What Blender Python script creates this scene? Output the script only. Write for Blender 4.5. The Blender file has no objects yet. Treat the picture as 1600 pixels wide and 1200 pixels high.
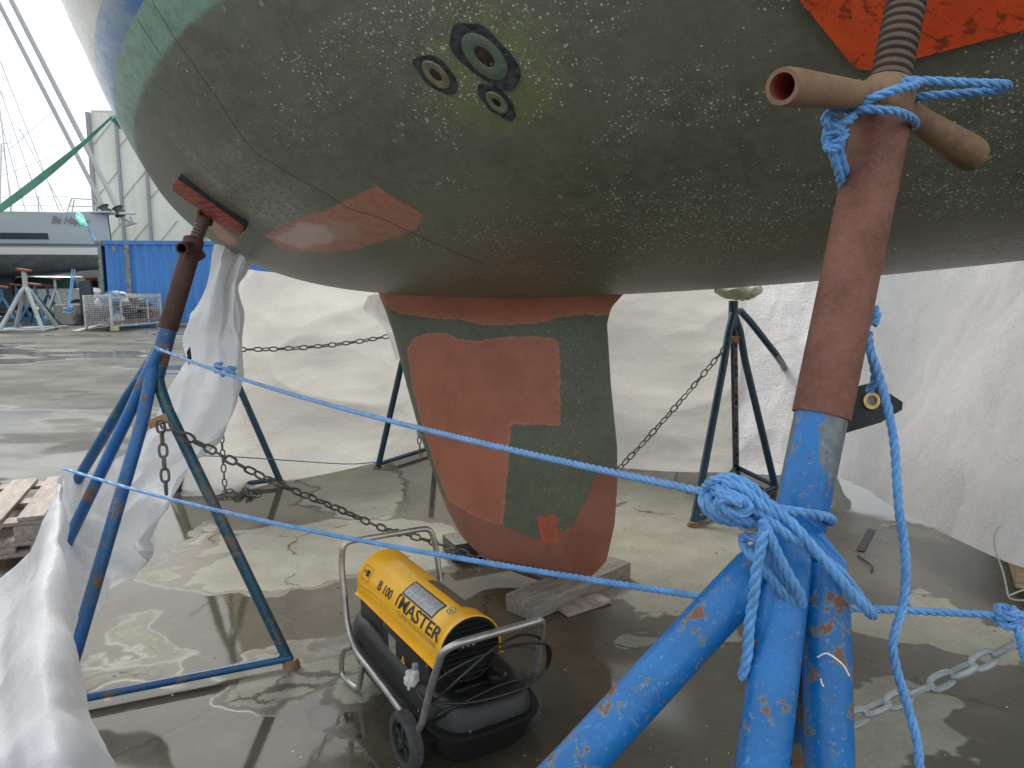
import bpy, bmesh, math, random
import numpy as np
from mathutils import Vector, Matrix, noise
from mathutils.bvhtree import BVHTree
R = math.radians
scene = bpy.context.scene
random.seed(7); rng = np.random.default_rng(7)

# ------------------------------------------------------------------ camera, sky, sun, exposure
PITCH = R(8.3); CAMZ = 1.6; FPX = 1200.0
cd = bpy.data.cameras.new('camera'); cam = bpy.data.objects.new('camera', cd)
scene.collection.objects.link(cam); scene.camera = cam
cd.sensor_width = 36; cd.lens = 27.0; cd.clip_start = 0.05; cd.clip_end = 900
cam.location = (0, 0, CAMZ); cam.rotation_euler = (R(90) - PITCH, 0, 0)
SUN_EL, SUN_AZ = 46, -28       # a veiled sun beyond the hull, a little left of the view (azimuth clockwise from +Y)
w = bpy.data.worlds.new('World'); scene.world = w; w.use_nodes = True
nt = w.node_tree; nt.nodes.clear()
sky = nt.nodes.new('ShaderNodeTexSky'); sky.sky_type = 'NISHITA'; sky.sun_disc = False
sky.sun_elevation = R(SUN_EL); sky.sun_rotation = R(SUN_AZ); sky.air_density = 1; sky.dust_density = 6
tc = nt.nodes.new('ShaderNodeTexCoord'); mp = nt.nodes.new('ShaderNodeMapping'); mp.inputs['Scale'].default_value = (1, 1, 2.5)
ns = nt.nodes.new('ShaderNodeTexNoise'); ns.inputs['Scale'].default_value = 1.6; ns.inputs['Detail'].default_value = 5
rp = nt.nodes.new('ShaderNodeValToRGB')
rp.color_ramp.elements[0].position = .3; rp.color_ramp.elements[0].color = (5.2, 5.7, 6.0, 1)
rp.color_ramp.elements[1].position = .7; rp.color_ramp.elements[1].color = (8.2, 8.6, 8.8, 1)
mx = nt.nodes.new('ShaderNodeMix'); mx.data_type = 'RGBA'; mx.inputs[0].default_value = .86
bg = nt.nodes.new('ShaderNodeBackground'); bg.inputs[1].default_value = .1
ow = nt.nodes.new('ShaderNodeOutputWorld')
L = nt.links.new
L(tc.outputs['Generated'], mp.inputs[0]); L(mp.outputs[0], ns.inputs['Vector']); L(ns.outputs['Fac'], rp.inputs[0])
L(sky.outputs[0], mx.inputs[6]); L(rp.outputs[0], mx.inputs[7]); L(mx.outputs[2], bg.inputs[0]); L(bg.outputs[0], ow.inputs[0])
sd = bpy.data.lights.new('sun', 'SUN'); sd.energy = 1.5; sd.angle = R(22); sd.color = (1, .97, .92)
so = bpy.data.objects.new('sun', sd); scene.collection.objects.link(so)
so.rotation_euler = (R(90 - SUN_EL), 0, R(180 - SUN_AZ))
scene.view_settings.view_transform = 'Standard'; scene.view_settings.look = 'None'
scene.view_settings.exposure = 0.88; scene.view_settings.gamma = 1
scene.render.engine = 'CYCLES'
scene.cycles.max_bounces = 6; scene.cycles.diffuse_bounces = 4

# ------------------------------------------------------------------ placing helpers
C0 = Vector((0, 0, CAMZ))
FW = Vector((0, math.cos(PITCH), -math.sin(PITCH))); UP = Vector((0, math.sin(PITCH), math.cos(PITCH)))
def ray(px, py): return FW + Vector((1, 0, 0)) * ((px - 800) / FPX) + UP * ((600 - py) / FPX)
def P(px, py, D): return C0 + ray(px, py) * D          # D = distance along the view axis, metres
def PY(px, py, y): r = ray(px, py); return C0 + r * (y / r.y)
def G(px, py, z=0.0): r = ray(px, py); return C0 + r * ((z - CAMZ) / r.z)

# ------------------------------------------------------------------ object helpers
COL = scene.collection
def tag(o, label=None, cat=None, group=None, kind=None):
    if label: o['label'] = label
    if cat: o['category'] = cat
    if group: o['group'] = group
    if kind: o['kind'] = kind
    return o
def empty(name, loc=(0, 0, 0), rz=0, label=None, cat=None, group=None):
    o = bpy.data.objects.new(name, None); COL.objects.link(o); o.location = loc; o.rotation_euler = (0, 0, rz)
    o.empty_display_size = .1
    return tag(o, label, cat, group)
def relink(o, par):
    """parent keeping world-space vertices: par only has a location and z-rotation"""
    o.parent = par
    o.matrix_parent_inverse = Matrix.Identity(4)
def copy_tree(o, parent=None):
    c = o.copy(); COL.objects.link(c)
    if parent: c.parent = parent
    for ch in [x for x in bpy.data.objects if x.parent == o]: copy_tree(ch, c)
    return c

class MB:
    def __init__(s): s.v = []; s.f = []; s.m = []; s.cur = 0; s.uv = None
    def add(s, vs, fs):
        o = len(s.v); s.v += [tuple(v) for v in vs]; s.f += [tuple(i + o for i in f) for f in fs]; s.m += [s.cur] * len(fs)
    def box(s, c, size, M=None, bev=0.0):
        x, y, z = [k / 2 for k in size]; M = M or Matrix.Identity(4); c = Vector(c)
        if bev <= 0:
            vs = [M @ Vector((a * x, b * y, d * z)) + c for d in (-1, 1) for b in (-1, 1) for a in (-1, 1)]
            s.add(vs, [(0, 2, 3, 1), (4, 5, 7, 6), (0, 1, 5, 4), (2, 6, 7, 3), (1, 3, 7, 5), (0, 4, 6, 2)]); return
        bm = bmesh.new(); bmesh.ops.create_cube(bm, size=1)
        for v in bm.verts: v.co = Vector((v.co.x * 2 * x, v.co.y * 2 * y, v.co.z * 2 * z))
        bmesh.ops.bevel(bm, geom=bm.edges[:], offset=bev, segments=2, affect='EDGES', profile=.6)
        bm.verts.ensure_lookup_table()
        s.add([M @ v.co + c for v in bm.verts], [[v.index for v in f.verts] for f in bm.faces]); bm.free()
    def tube(s, pts, r, n=12, cap=True, hollow=0):
        pts = [Vector(p) for p in pts]; m = len(pts)
        rs = r if isinstance(r, (list, tuple)) else [r] * m
        T = []
        for i in range(m):
            a = pts[max(i - 1, 0)]; b = pts[min(i + 1, m - 1)]; d = (b - a)
            T.append(d.normalized() if d.length > 1e-9 else Vector((0, 0, 1)))
        ref = Vector((0, 0, 1)) if abs(T[0].z) < .9 else Vector((1, 0, 0))
        nrm = T[0].cross(ref).normalized(); vs = []; fs = []
        for i in range(m):
            if i: 
                nrm = (nrm - T[i] * nrm.dot(T[i])); nrm.normalize()
            b = T[i].cross(nrm)
            for k in range(n):
                a = 2 * math.pi * k / n; vs.append(pts[i] + (nrm * math.cos(a) + b * math.sin(a)) * rs[i])
        for i in range(m - 1):
            for k in range(n):
                k2 = (k + 1) % n; fs.append((i * n + k, i * n + k2, (i + 1) * n + k2, (i + 1) * n + k))
        if cap and not hollow: fs.append(tuple(range(n))[::-1]); fs.append(tuple(range((m - 1) * n, m * n)))
        s.add(vs, fs)
        if hollow:
            q = MB(); ri = [x - hollow for x in rs]; q.tube(pts, ri, n, cap=False)
            s.add(q.v, [f[::-1] for f in q.f])
            o1 = len(s.v) - 2 * m * n; o2 = len(s.v) - m * n
            for base in (0, (m - 1) * n):
                for k in range(n):
                    k2 = (k + 1) % n; s.f.append((o1 + base + k, o2 + base + k, o2 + base + k2, o1 + base + k2)); s.m.append(s.cur)
    def grid(s, A, closeu=False):
        """A: rows of equal-length point lists"""
        nv = len(A[0]); vs = [p for r in A for p in r]; fs = []
        for i in range(len(A) - 1):
            for j in range(nv - (0 if closeu else 1)):
                k = (j + 1) % nv; fs.append((i * nv + j, i * nv + k, (i + 1) * nv + k, (i + 1) * nv + j))
        s.add(vs, fs)
    def rrloft(s, levels, n=8, axis='z', p=4.0, cap=True):
        """levels: (z, hx, hy, cx, cy) rounded-rectangle rings"""
        rows = []; N = n * 4
        for lv in levels:
            z, hx, hy = lv[:3]; cx, cy = (lv[3], lv[4]) if len(lv) > 4 else (0, 0)
            row = []
            for k in range(N):
                a = 2 * math.pi * (k + .5) / N; c, d = math.cos(a), math.sin(a)
                q = (abs(c) ** p + abs(d) ** p) ** (-1 / p); row.append(Vector((cx + hx * c * q, cy + hy * d * q, z)))
            rows.append(row)
        o = len(s.v); s.grid(rows, True)
        if cap:
            s.f.append(tuple(o + i for i in range(N))[::-1]); s.m.append(s.cur)
            s.f.append(tuple(o + (len(rows) - 1) * N + i for i in range(N))); s.m.append(s.cur)
    def disc(s, c, n, r, r2=0, seg=32, jit=0, h=0.0, seed=0):
        """flat ring or disc about c with normal n; jit roughens the outline; h = raised thickness"""
        rr = random.Random(seed); n = Vector(n).normalized(); a = n.orthogonal().normalized(); b = n.cross(a)
        ph = [rr.random() * 6.28 for _ in range(6)]
        def rad(t, r): return r * (1 + jit * sum(math.sin((k + 2) * t + ph[k]) / (k + 1.5) for k in range(6)))
        rows = []
        prof = [(r, 0), (r, h), (r2, h), (r2, 0)] if h else [(r, 0), (r2, 0)]
        for q, hh in prof:
            rows.append([Vector(c) + n * hh + (a * math.cos(t) + b * math.sin(t)) * (rad(t, q) if q > 0 else 1e-5) for t in [2 * math.pi * k / seg for k in range(seg)]])
        s.grid(rows, True)
    def build(s, name, mat, parent=None, smooth=True, origin=None, angle=35):
        me = bpy.data.meshes.new(name); vs = s.v
        if origin is not None: vs = [(v[0] - origin[0], v[1] - origin[1], v[2] - origin[2]) for v in vs]
        me.from_pydata(vs, [], s.f)
        mats = mat if isinstance(mat, (list, tuple)) else [mat]
        for m in mats: me.materials.append(m)
        if len(mats) > 1: me.polygons.foreach_set('material_index', s.m)
        if smooth:
            me.polygons.foreach_set('use_smooth', [True] * len(me.polygons))
            me.set_sharp_from_angle(angle=R(angle))
        me.update()
        o = bpy.data.objects.new(name, me); COL.objects.link(o)
        if origin is not None: o.location = origin
        if parent is not None: o.parent = parent
        return o
def catmull(pts, n, closed=False):
    pts = [np.array(p, float) for p in pts]; m = len(pts)
    if m == 2: return [pts[0] + (pts[1] - pts[0]) * t for t in np.linspace(0, 1, n)]
    out = []; segs = m - 1
    for q in np.linspace(0, segs, n):
        i = min(int(q), segs - 1); t = q - i
        p1, p2 = pts[i], pts[i + 1]; p0 = pts[i - 1] if i > 0 else 2 * p1 - p2; p3 = pts[i + 2] if i + 2 < m else 2 * p2 - p1
        out.append(.5 * ((2 * p1) + (-p0 + p2) * t + (2 * p0 - 5 * p1 + 4 * p2 - p3) * t * t + (-p0 + 3 * p1 - 3 * p2 + p3) * t ** 3))
    return out
def path(pts, step):
    pts = [np.array(p, float) for p in pts]
    dense = catmull(pts, max(20, 12 * len(pts)))
    d = np.array(dense); s = np.r_[0, np.cumsum(np.linalg.norm(np.diff(d, axis=0), axis=1))]
    n = max(3, int(round(s[-1] / step)) + 1); q = np.linspace(0, s[-1], n)
    return [Vector([np.interp(t, s, d[:, k]) for k in range(3)]) for t in q]
def rope_mesh(mb, pts, r, pitch=None, n=7, strands=3):
    """three strands laid round each other along the path"""
    pitch = pitch or r * 7
    pp = path(pts, pitch / 9); m = len(pp)
    T = [(pp[min(i + 1, m - 1)] - pp[max(i - 1, 0)]).normalized() for i in range(m)]
    nr = T[0].orthogonal().normalized(); fr = []
    for i in range(m):
        nr = (nr - T[i] * nr.dot(T[i])).normalized(); fr.append((nr.copy(), T[i].cross(nr)))
    for k in range(strands):
        sp = []
        for i in range(m):
            a = 2 * math.pi * (i / 9 + k / strands); sp.append(pp[i] + (fr[i][0] * math.cos(a) + fr[i][1] * math.sin(a)) * r * .5)
        mb.tube(sp, r * .56, n)
def chain_mesh(mb, pts, L_, wr, ratio=.62, n=6, seg=16):
    """oval links, each turned a quarter against the last"""
    step = L_ - 2.3 * wr
    pp = path(pts, step); pp = [p for p in pp]
    for i in range(len(pp) - 1):
        c = (pp[i] + pp[i + 1]) / 2; t = (pp[i + 1] - pp[i]).normalized(); a = t.orthogonal().normalized()
        rot = Matrix.Rotation((i % 2) * math.pi / 2 + .35 + .25 * math.sin(i * 1.7), 3, t); a = rot @ a; b = t.cross(a)
        hl = L_ / 2 - wr; hw = L_ * ratio / 2 - wr; vs = []; fs = []
        for k in range(seg):
            u = 2 * math.pi * k / seg; cx, cy = math.cos(u), math.sin(u)
            p = 3.0; q = (abs(cx) ** p + abs(cy) ** p) ** (-1 / p)
            ctr = c + t * (hl * cx * q ** .8) + a * (hw * cy * q ** .9); rad = (t * cx * hw + a * cy * hl).normalized()
            for j in range(n):
                w_ = 2 * math.pi * j / n; vs.append(ctr + (rad * math.cos(w_) + b * math.sin(w_)) * wr)
        for k in range(seg):
            for j in range(n):
                k2 = (k + 1) % seg; j2 = (j + 1) % n; fs.append((k * n + j, k2 * n + j, k2 * n + j2, k * n + j2))
        mb.add(vs, fs)
def sag(a, b, s, n=9):
    a = Vector(a); b = Vector(b)
    return [a.lerp(b, t) - Vector((0, 0, 4 * s * t * (1 - t))) for t in np.linspace(0, 1, n)]

# ------------------------------------------------------------------ material helpers
class X:
    """a value in a node tree with arithmetic"""
    def __init__(s, T, o): s.T = T; s.o = o
    def _m(s, op, b=None, c=None, clamp=False):
        n = s.T.nodes.new('ShaderNodeMath'); n.operation = op; n.use_clamp = clamp
        for i, q in enumerate((s, b, c)):
            if q is None: continue
            if isinstance(q, X): s.T.links.new(q.o, n.inputs[i])
            else: n.inputs[i].default_value = q
        return X(s.T, n.outputs[0])
    def __add__(s, b): return s._m('ADD', b)
    __radd__ = __add__
    def __sub__(s, b): return s._m('SUBTRACT', b)
    def __rsub__(s, b): return (s * -1.0) + b
    def __mul__(s, b): return s._m('MULTIPLY', b)
    __rmul__ = __mul__
    def __truediv__(s, b): return s._m('DIVIDE', b)
    def max(s, b): return s._m('MAXIMUM', b)
    def min(s, b): return s._m('MINIMUM', b)
    def abs(s): return s._m('ABSOLUTE')
    def sin(s): return s._m('SINE')
    def pow(s, b): return s._m('POWER', b)
    def step(s, a, b):      # smoothstep, 0 at a and 1 at b (b may be below a)
        n = s.T.nodes.new('ShaderNodeMapRange'); n.interpolation_type = 'SMOOTHSTEP'
        s.T.links.new(s.o, n.inputs[0]); inv = b < a
        n.inputs[1].default_value = min(a, b); n.inputs[2].default_value = max(a, b)
        n.inputs[3].default_value = 1.0 if inv else 0.0; n.inputs[4].default_value = 0.0 if inv else 1.0
        return X(s.T, n.outputs[0])
class Mat:
    def __init__(s, name, rough=.5, metal=0, spec=.5, base=(.5, .5, .5)):
        s.m = bpy.data.materials.new(name); s.m.use_nodes = True; s.T = s.m.node_tree
        s.b = s.T.nodes['Principled BSDF']; s.b.inputs['Roughness'].default_value = rough
        s.b.inputs['Metallic'].default_value = metal; s.b.inputs['Specular IOR Level'].default_value = spec
        s.b.inputs['Base Color'].default_value = (*base, 1)
        s.tcn = s.T.nodes.new('ShaderNodeTexCoord'); s.obj = s.tcn.outputs['Object']
    def xyz(s, sock=None):
        n = s.T.nodes.new('ShaderNodeSeparateXYZ'); s.T.links.new(sock or s.obj, n.inputs[0]); return [X(s.T, o) for o in n.outputs]
    def vec(s, x, y, z):
        n = s.T.nodes.new('ShaderNodeCombineXYZ')
        for i, q in enumerate((x, y, z)):
            if isinstance(q, X): s.T.links.new(q.o, n.inputs[i])
            else: n.inputs[i].default_value = q
        return n.outputs[0]
    def scale(s, v, sock=None):
        n = s.T.nodes.new('ShaderNodeMapping'); n.inputs['Scale'].default_value = v; s.T.links.new(sock or s.obj, n.inputs[0]); return n.outputs[0]
    def noise(s, sc, det=4, rough=.55, vec=None, dist=0, col=False):
        n = s.T.nodes.new('ShaderNodeTexNoise'); n.inputs['Scale'].default_value = sc; n.inputs['Detail'].default_value = det
        n.inputs['Roughness'].default_value = rough; n.inputs['Distortion'].default_value = dist
        s.T.links.new(vec or s.obj, n.inputs['Vector']); return n.outputs['Color'] if col else X(s.T, n.outputs['Fac'])
    def voro(s, sc, vec=None, feat='F1', rnd=1):
        n = s.T.nodes.new('ShaderNodeTexVoronoi'); n.feature = feat; n.inputs['Scale'].default_value = sc; n.inputs['Randomness'].default_value = rnd
        s.T.links.new(vec or s.obj, n.inputs['Vector'])
        c = None
        if feat == 'F1': q = s.T.nodes.new('ShaderNodeSeparateColor'); s.T.links.new(n.outputs['Color'], q.inputs[0]); c = [X(s.T, o) for o in q.outputs]
        return X(s.T, n.outputs['Distance']), c
    def mix(s, f, a, b):
        n = s.T.nodes.new('ShaderNodeMix'); n.data_type = 'RGBA'
        if isinstance(f, X): s.T.links.new(f.o, n.inputs[0])
        else: n.inputs[0].default_value = f
        for i, q in ((6, a), (7, b)):
            if isinstance(q, tuple): n.inputs[i].default_value = (*q[:3], 1)
            else: s.T.links.new(q, n.inputs[i])
        return n.outputs[2]
    def color(s, c):
        if isinstance(c, tuple): s.b.inputs['Base Color'].default_value = (*c, 1)
        else: s.T.links.new(c, s.b.inputs['Base Color'])
        return s
    def rough(s, x):
        if isinstance(x, X): s.T.links.new(x.o, s.b.inputs['Roughness'])
        else: s.b.inputs['Roughness'].default_value = x
        return s
    def bump(s, x, strength=.3, dist=.01):
        n = s.T.nodes.new('ShaderNodeBump'); n.inputs['Strength'].default_value = strength; n.inputs['Distance'].default_value = dist
        s.T.links.new(x.o, n.inputs['Height']); s.T.links.new(n.outputs[0], s.b.inputs['Normal']); s.bn = n.outputs[0]; return s
    def poly(s, x, y, pts):
        """signed amount inside a convex polygon (positive inside); pts anticlockwise"""
        a = sum(pts[i][0] * pts[(i + 1) % len(pts)][1] - pts[(i + 1) % len(pts)][0] * pts[i][1] for i in range(len(pts)))
        if a < 0: pts = pts[::-1]
        r = None
        for i in range(len(pts)):
            (x0, y0), (x1, y1) = pts[i], pts[(i + 1) % len(pts)]; l = math.hypot(x1 - x0, y1 - y0)
            nx, ny = -(y1 - y0) / l, (x1 - x0) / l
            d = x * nx + y * ny - (x0 * nx + y0 * ny); r = d if r is None else r.min(d)
        return r
def simple(name, base, rough=.5, metal=0, var=.15, sc=20, bump=0, spec=.5):
    m = Mat(name, rough, metal, spec); n = m.noise(sc, 5, .6)
    m.color(m.mix(n.step(.3, .7), tuple(c * (1 - var) for c in base), tuple(min(1, c * (1 + var)) for c in base)))
    m.rough(n * .2 + (rough - .1))
    if bump: m.bump(m.noise(sc * 4, 4), bump, .003)
    return m.m

# ================================================================== MATERIALS
def blue_steel(name, base, rustamt, sc=1.0):
    m = Mat(name, .28, 0, .5)
    n1 = m.noise(16 * sc, 5, .62); n2 = m.noise(55 * sc, 4, .6); n3 = m.noise(5 * sc, 3)
    v, _ = m.voro(22 * sc, m.scale((1, 1, .6)))
    chip = (n1 * .7 + n2 * .3 + (n3 - .5) * .35).step(rustamt, rustamt + .02)
    halo = (n1 * .7 + n2 * .3 + (n3 - .5) * .35).step(rustamt - .035, rustamt)
    b2 = m.mix(n3.step(.3, .7), base, tuple(c * .72 for c in base))
    b2 = m.mix(n2.step(.5, .8) * .35, b2, tuple(min(1, c * 1.5 + .03) for c in base))
    green = m.mix(halo * .7, b2, (.17, .19, .12))
    rust = m.mix(n2.step(.35, .65), (.30, .075, .03), (.16, .10, .07))
    gr_ = m.noise(3.0, 5, .7, m.scale((1, 1, .35)), .5); green = m.mix(gr_.step(.52, .72) * .45, green, (.10, .13, .12)); sp, sc_ = m.voro(60 * sc); chip = chip.max(sp.step(.22, .14) * (sc_[0] - .95).step(0, .02))
    x, y, z = m.xyz(); wt = m.noise(11 * sc, 6, .7, m.scale((1, 1, .5)), .4)
    if name == 'blue_painted_steel':
        worn = (z.step(1.24, 1.40) * .16 + wt).step(.60, .66); green = m.mix(worn * .85, green, m.mix(n2.step(.4, .6), (.20, .19, .13), (.12, .14, .13)))
        scr = m.noise(30, 4, .6, m.scale((3, 3, .12)), .3).step(.66, .71); green = m.mix(scr * .5, green, (.10, .32, .62))
        dust = m.noise(140, 2, .5).step(.64, .72); green = m.mix(dust * .4, green, (.22, .38, .50))
    m.color(m.mix(chip, green, rust)); m.rough(chip * .5 + .26 + n2 * .12 + gr_ * .1)
    m.bump(n2 * .4 - chip * .8, .35, .002); return m.m
def rusty(name, a, b, c=None, rough=.75, sc=1.0, bump=.3):
    m = Mat(name, rough, 0, .35); n1 = m.noise(9 * sc, 6, .6); n2 = m.noise(120 * sc, 3, .6); n3 = m.noise(35 * sc, 4, .6)
    k = m.mix(n1.step(.35, .68), a, b)
    if c: k = m.mix(n3.step(.66, .7), k, c)
    k = m.mix(n2.step(.45, .75) * .3, k, tuple(min(1, q * 1.6) for q in a))
    m.color(k); m.rough(n3 * .25 + rough - .12); m.bump(n2 * .4 + n3 * .6, bump, .002); return m.m
M = {}
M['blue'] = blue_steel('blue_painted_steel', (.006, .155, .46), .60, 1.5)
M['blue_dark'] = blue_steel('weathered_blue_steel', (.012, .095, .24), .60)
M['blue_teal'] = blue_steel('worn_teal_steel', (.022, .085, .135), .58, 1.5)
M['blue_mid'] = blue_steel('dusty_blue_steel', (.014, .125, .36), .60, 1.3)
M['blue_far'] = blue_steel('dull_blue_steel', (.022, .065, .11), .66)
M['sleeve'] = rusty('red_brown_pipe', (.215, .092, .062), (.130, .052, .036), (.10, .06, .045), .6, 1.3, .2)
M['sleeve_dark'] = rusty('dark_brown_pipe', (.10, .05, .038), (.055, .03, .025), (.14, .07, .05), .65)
M['rust'] = rusty('rusty_iron', (.24, .15, .085), (.135, .08, .048), (.32, .07, .02), .7)
M['thread'] = rusty('greased_thread', (.13, .085, .06), (.07, .05, .04), None, .45)
M['rust_light'] = rusty('flaking_rust', (.42, .25, .13), (.22, .09, .04), (.12, .05, .03), .85)
M['pink_in'] = simple('red_oxide_inside', (.35, .06, .04), .7)
def orange():
    m = Mat('orange_red_board', .65, 0, .3); n = m.noise(6, 5); n2 = m.noise(40, 5, .65, m.scale((1, 4, 1)))
    x, y, z = m.xyz(); st = m.noise(26, 3, .5, m.scale((1, .12, 1)), 1.2)
    k = m.mix(n.step(.3, .7), (.86, .115, .028), (.70, .075, .02)); k = m.mix((st * .6 + n2 * .4).step(.545, .62) * .75, k, (.13, .04, .02)); scr = m.noise(9, 4, .6, m.scale((1, 14, 3)), .5).step(.60, .66).max(m.noise(9, 4, .6, m.scale((14, 1.5, 3)), .5).step(.62, .67)); k = m.mix(scr * .6, k, (.20, .05, .02)); k = m.mix(m.noise(3.5, 4, .6).step(.5, .7) * .5, k, (.45, .05, .015))
    m.color(k); m.bump(n2, .3, .003); return m.m
M['orange'] = orange()
def redwood():
    m = Mat('red_painted_wood', .5, 0, .5); g = m.noise(14, 5, .6, m.scale((1, 1, 9)), .6); n = m.noise(60, 4)
    m.color(m.mix(g.step(.42, .62), (.36, .075, .05), (.16, .035, .028))); m.bump(g + n * .3, .5, .004); return m.m
M['redwood'] = redwood()
M['rubber'] = simple('black_rubber', (.02, .024, .028), .7, 0, .4, 30, .3)
def ropem(name, base):
    m = Mat(name, .42, 0, .5); n = m.noise(300, 3, .6); n2 = m.noise(25, 3)
    m.color(m.mix((n * .5 + n2 * .5).step(.35, .65), tuple(c * .75 for c in base), tuple(min(1, c * 1.25) for c in base)))
    m.bump(n, .4, .0008); m.b.inputs['Sheen Weight'].default_value = .2; return m.m
M['rope'] = ropem('blue_rope', (.10, .29, .60))
M['rope_far'] = ropem('pale_blue_rope', (.13, .30, .58))
M['cord'] = ropem('off_white_cord', (.42, .40, .33))
M['chain'] = rusty('dull_chain_steel', (.13, .12, .115), (.07, .065, .06), None, .5)
M['galv'] = rusty('galvanised_steel', (.34, .37, .37), (.22, .25, .25), None, .45, 1.5, .15)
def sheet(name, base, sc, wv=1.0, trans=.42, dirt=.0):
    m = Mat(name, .42, 0, .4); T = m.T
    n1 = m.noise(1.6 * sc, 5, .6); n2 = m.noise(11 * sc, 5, .62, None, .7)
    nh = m.noise(20 * sc, 4, .6, m.scale((1, 1, 7))); nv = m.noise(24 * sc, 4, .6, m.scale((5, 5, .8)))
    weave, _ = m.voro(300, m.scale((1, 1, 1)))
    k = m.mix(n1.step(.3, .7), base, tuple(c * .88 for c in base)); k = m.mix((nh * .5 + nv * .5).step(.5, .66) * .25 * wv, k, tuple(c * .78 for c in base))
    if dirt: k = m.mix(m.noise(2.3, 6, .65).step(.58, .75) * dirt, k, (.40, .33, .24))
    m.color(k); m.bump(n2 * .25 + m.noise(30 * sc, 4, .6, m.scale((1.5, 1.5, .35)), 1.0) * .35 * wv + m.noise(2.6 * sc, 2, .4, m.scale((1, 1, 1.6)), 1.2) * 1.8 + nh * .5 * wv + nv * .6 * wv, .8, .013)
    tr = T.nodes.new('ShaderNodeBsdfTranslucent'); T.links.new(k, tr.inputs[0]); T.links.new(m.bn, tr.inputs['Normal'])
    ms = T.nodes.new('ShaderNodeMixShader'); ms.inputs[0].default_value = trans
    out = T.nodes['Material Output']; T.links.new(m.b.outputs[0], ms.inputs[1]); T.links.new(tr.outputs[0], ms.inputs[2]); T.links.new(ms.outputs[0], out.inputs[0])
    return m.m
M['sheet_white'] = sheet('white_tarpaulin', (.86, .86, .88), 1.0, .3, .45, .0)
M['sheet_right'] = sheet('crinkled_white_sheet', (.93, .905, .91), 1.0, 2.0, .62)
M['sheet_back'] = sheet('cream_white_sheet', (.80, .765, .71), .7, .6, .46, .12)
def concrete():
    m = Mat('wet_concrete', .6, 0, .5); x, y, z = m.xyz()
    d = m.noise(1.3, 5, .62, None, .4, True)
    n0 = m.noise(.9, 5, .6); n1 = m.noise(4.5, 5, .6); n2 = m.noise(45, 4, .6); n3 = m.noise(260, 2, .6); big = m.noise(.23, 3)
    wob = m.noise(2.2, 3, .5); wob2 = m.noise(2.2, 3, .5, m.vec(x + 31.0, y + 7.0, z)); fine = m.noise(11, 3, .6)
    # dry areas as blobs on the slab (x, y, rx, ry, turn)
    px = x + (wob - .5) * 1.0 + (fine - .5) * .07; py = y + (wob2 - .5) * 1.0 + (fine - .5) * .07
    dry = None
    for (cx, cy, rx, ry, rt) in DRY:
        c, s_ = math.cos(R(rt)), math.sin(R(rt)); u = ((px - cx) * c + (py - cy) * s_) / rx; v = ((py - cy) * c - (px - cx) * s_) / ry
        q = 1.0 - (u * u + v * v).pow(.5); q = q * min(rx, ry); dry = q if dry is None else dry.max(q)
    far = (m.noise(.55, 5, .6, m.scale((.6, 1.2, 1))) - .60) * 2.0
    farmask = ((x + 2.4) * -1.0).step(0, 1.2).max((y - 7.6).step(0, 1))
    dry = dry * (1.0 - farmask) + far * farmask
    dm = (dry + (n2 - .5) * .035).step(-.012, .014); edge = dry.step(-.05, 0) * (1.0 - dm)
    pool = ((m.noise(.5, 3, .5, m.vec(x + 4.0, y + 3.0, z)) - .45) * 1.0 + (1.0 - ((x + .8).pow(2.0) + (y - 5.6).pow(2.0) * .5).pow(.5) / 2.6) * .35).max((m.noise(.4, 4, .55, m.scale((.6, 1.1, 1))) - .50) * farmask)
    pool = pool.step(0, .07) * (1.0 - dry.step(-.09, -.03))
    damp = m.noise(1.6, 5, .6, m.vec(x + 9.0, y, z))
    dryc = m.mix(n1.step(.3, .7), (.285, .275, .22), (.215, .206, .165)); dryc = m.mix(n2.step(.4, .75) * .4, dryc, (.37, .355, .28))
    wetc = m.mix(damp.step(.35, .65), (.062, .053, .036), (.102, .090, .064)); wetc = m.mix(n2.step(.4, .7) * .35, wetc, (.075, .066, .045))
    olive = m.noise(.8, 4, .6, m.vec(x, y + 20.0, z)); wetc = m.mix(olive.step(.5, .7) * .4, wetc, (.09, .085, .035)); wetc = m.mix(m.noise(14, 5, .7, None, .8).step(.5, .72) * .30, wetc, (.15, .135, .10)); wetc = m.mix(m.noise(1.1, 6, .7, m.scale((1, 1, 1)), 1.5).step(.55, .62) * .3, wetc, (.06, .052, .036))
    rs, cc = m.voro(2.6); rust = (rs.step(.07, .0)) * cc[0].step(.6, .7); 
    k = m.mix(dm, wetc, dryc); k = m.mix(edge * .5, k, (.075, .065, .04)); k = m.mix(farmask * .92, k, m.mix((n0 * .6 + m.noise(.9, 5, .65, m.scale((.5, 1.3, 1)), .6) * .4).step(.38, .60), (.120, .118, .100), (.036, .037, .031)))
    v, vc = m.voro(23); spot = v.step(.13, .07) * vc[0].step(.94, .95); k = m.mix(spot * .8, k, (.5, .49, .42))
    v, vc = m.voro(17, m.vec(x + 5.0, y, z)); spot = v.step(.2, .12) * vc[0].step(.93, .95); k = m.mix(spot, k, (.03, .035, .04))
    k = m.mix(rust * .5, k, (.28, .12, .05))
    crk, _ = m.voro(.55, m.vec(x + (fine - .5) * .10 + (n1 - .5) * .25, y + (n1 - .5) * .25, z), 'DISTANCE_TO_EDGE')
    k = m.mix(crk.step(.006, .002) * n1.step(.40, .55) * .8, k, (.04, .035, .028))
    m.color(k)
    ro = (1.0 - dm) * (-.26) + .70 + n2 * .12; ro = ro * (1.0 - pool) + pool * (farmask * .10 + .045 + damp * .05); m.rough(ro)
    rip = m.noise(9, 2, .5, m.scale((1, 2.2, 1)))
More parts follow.
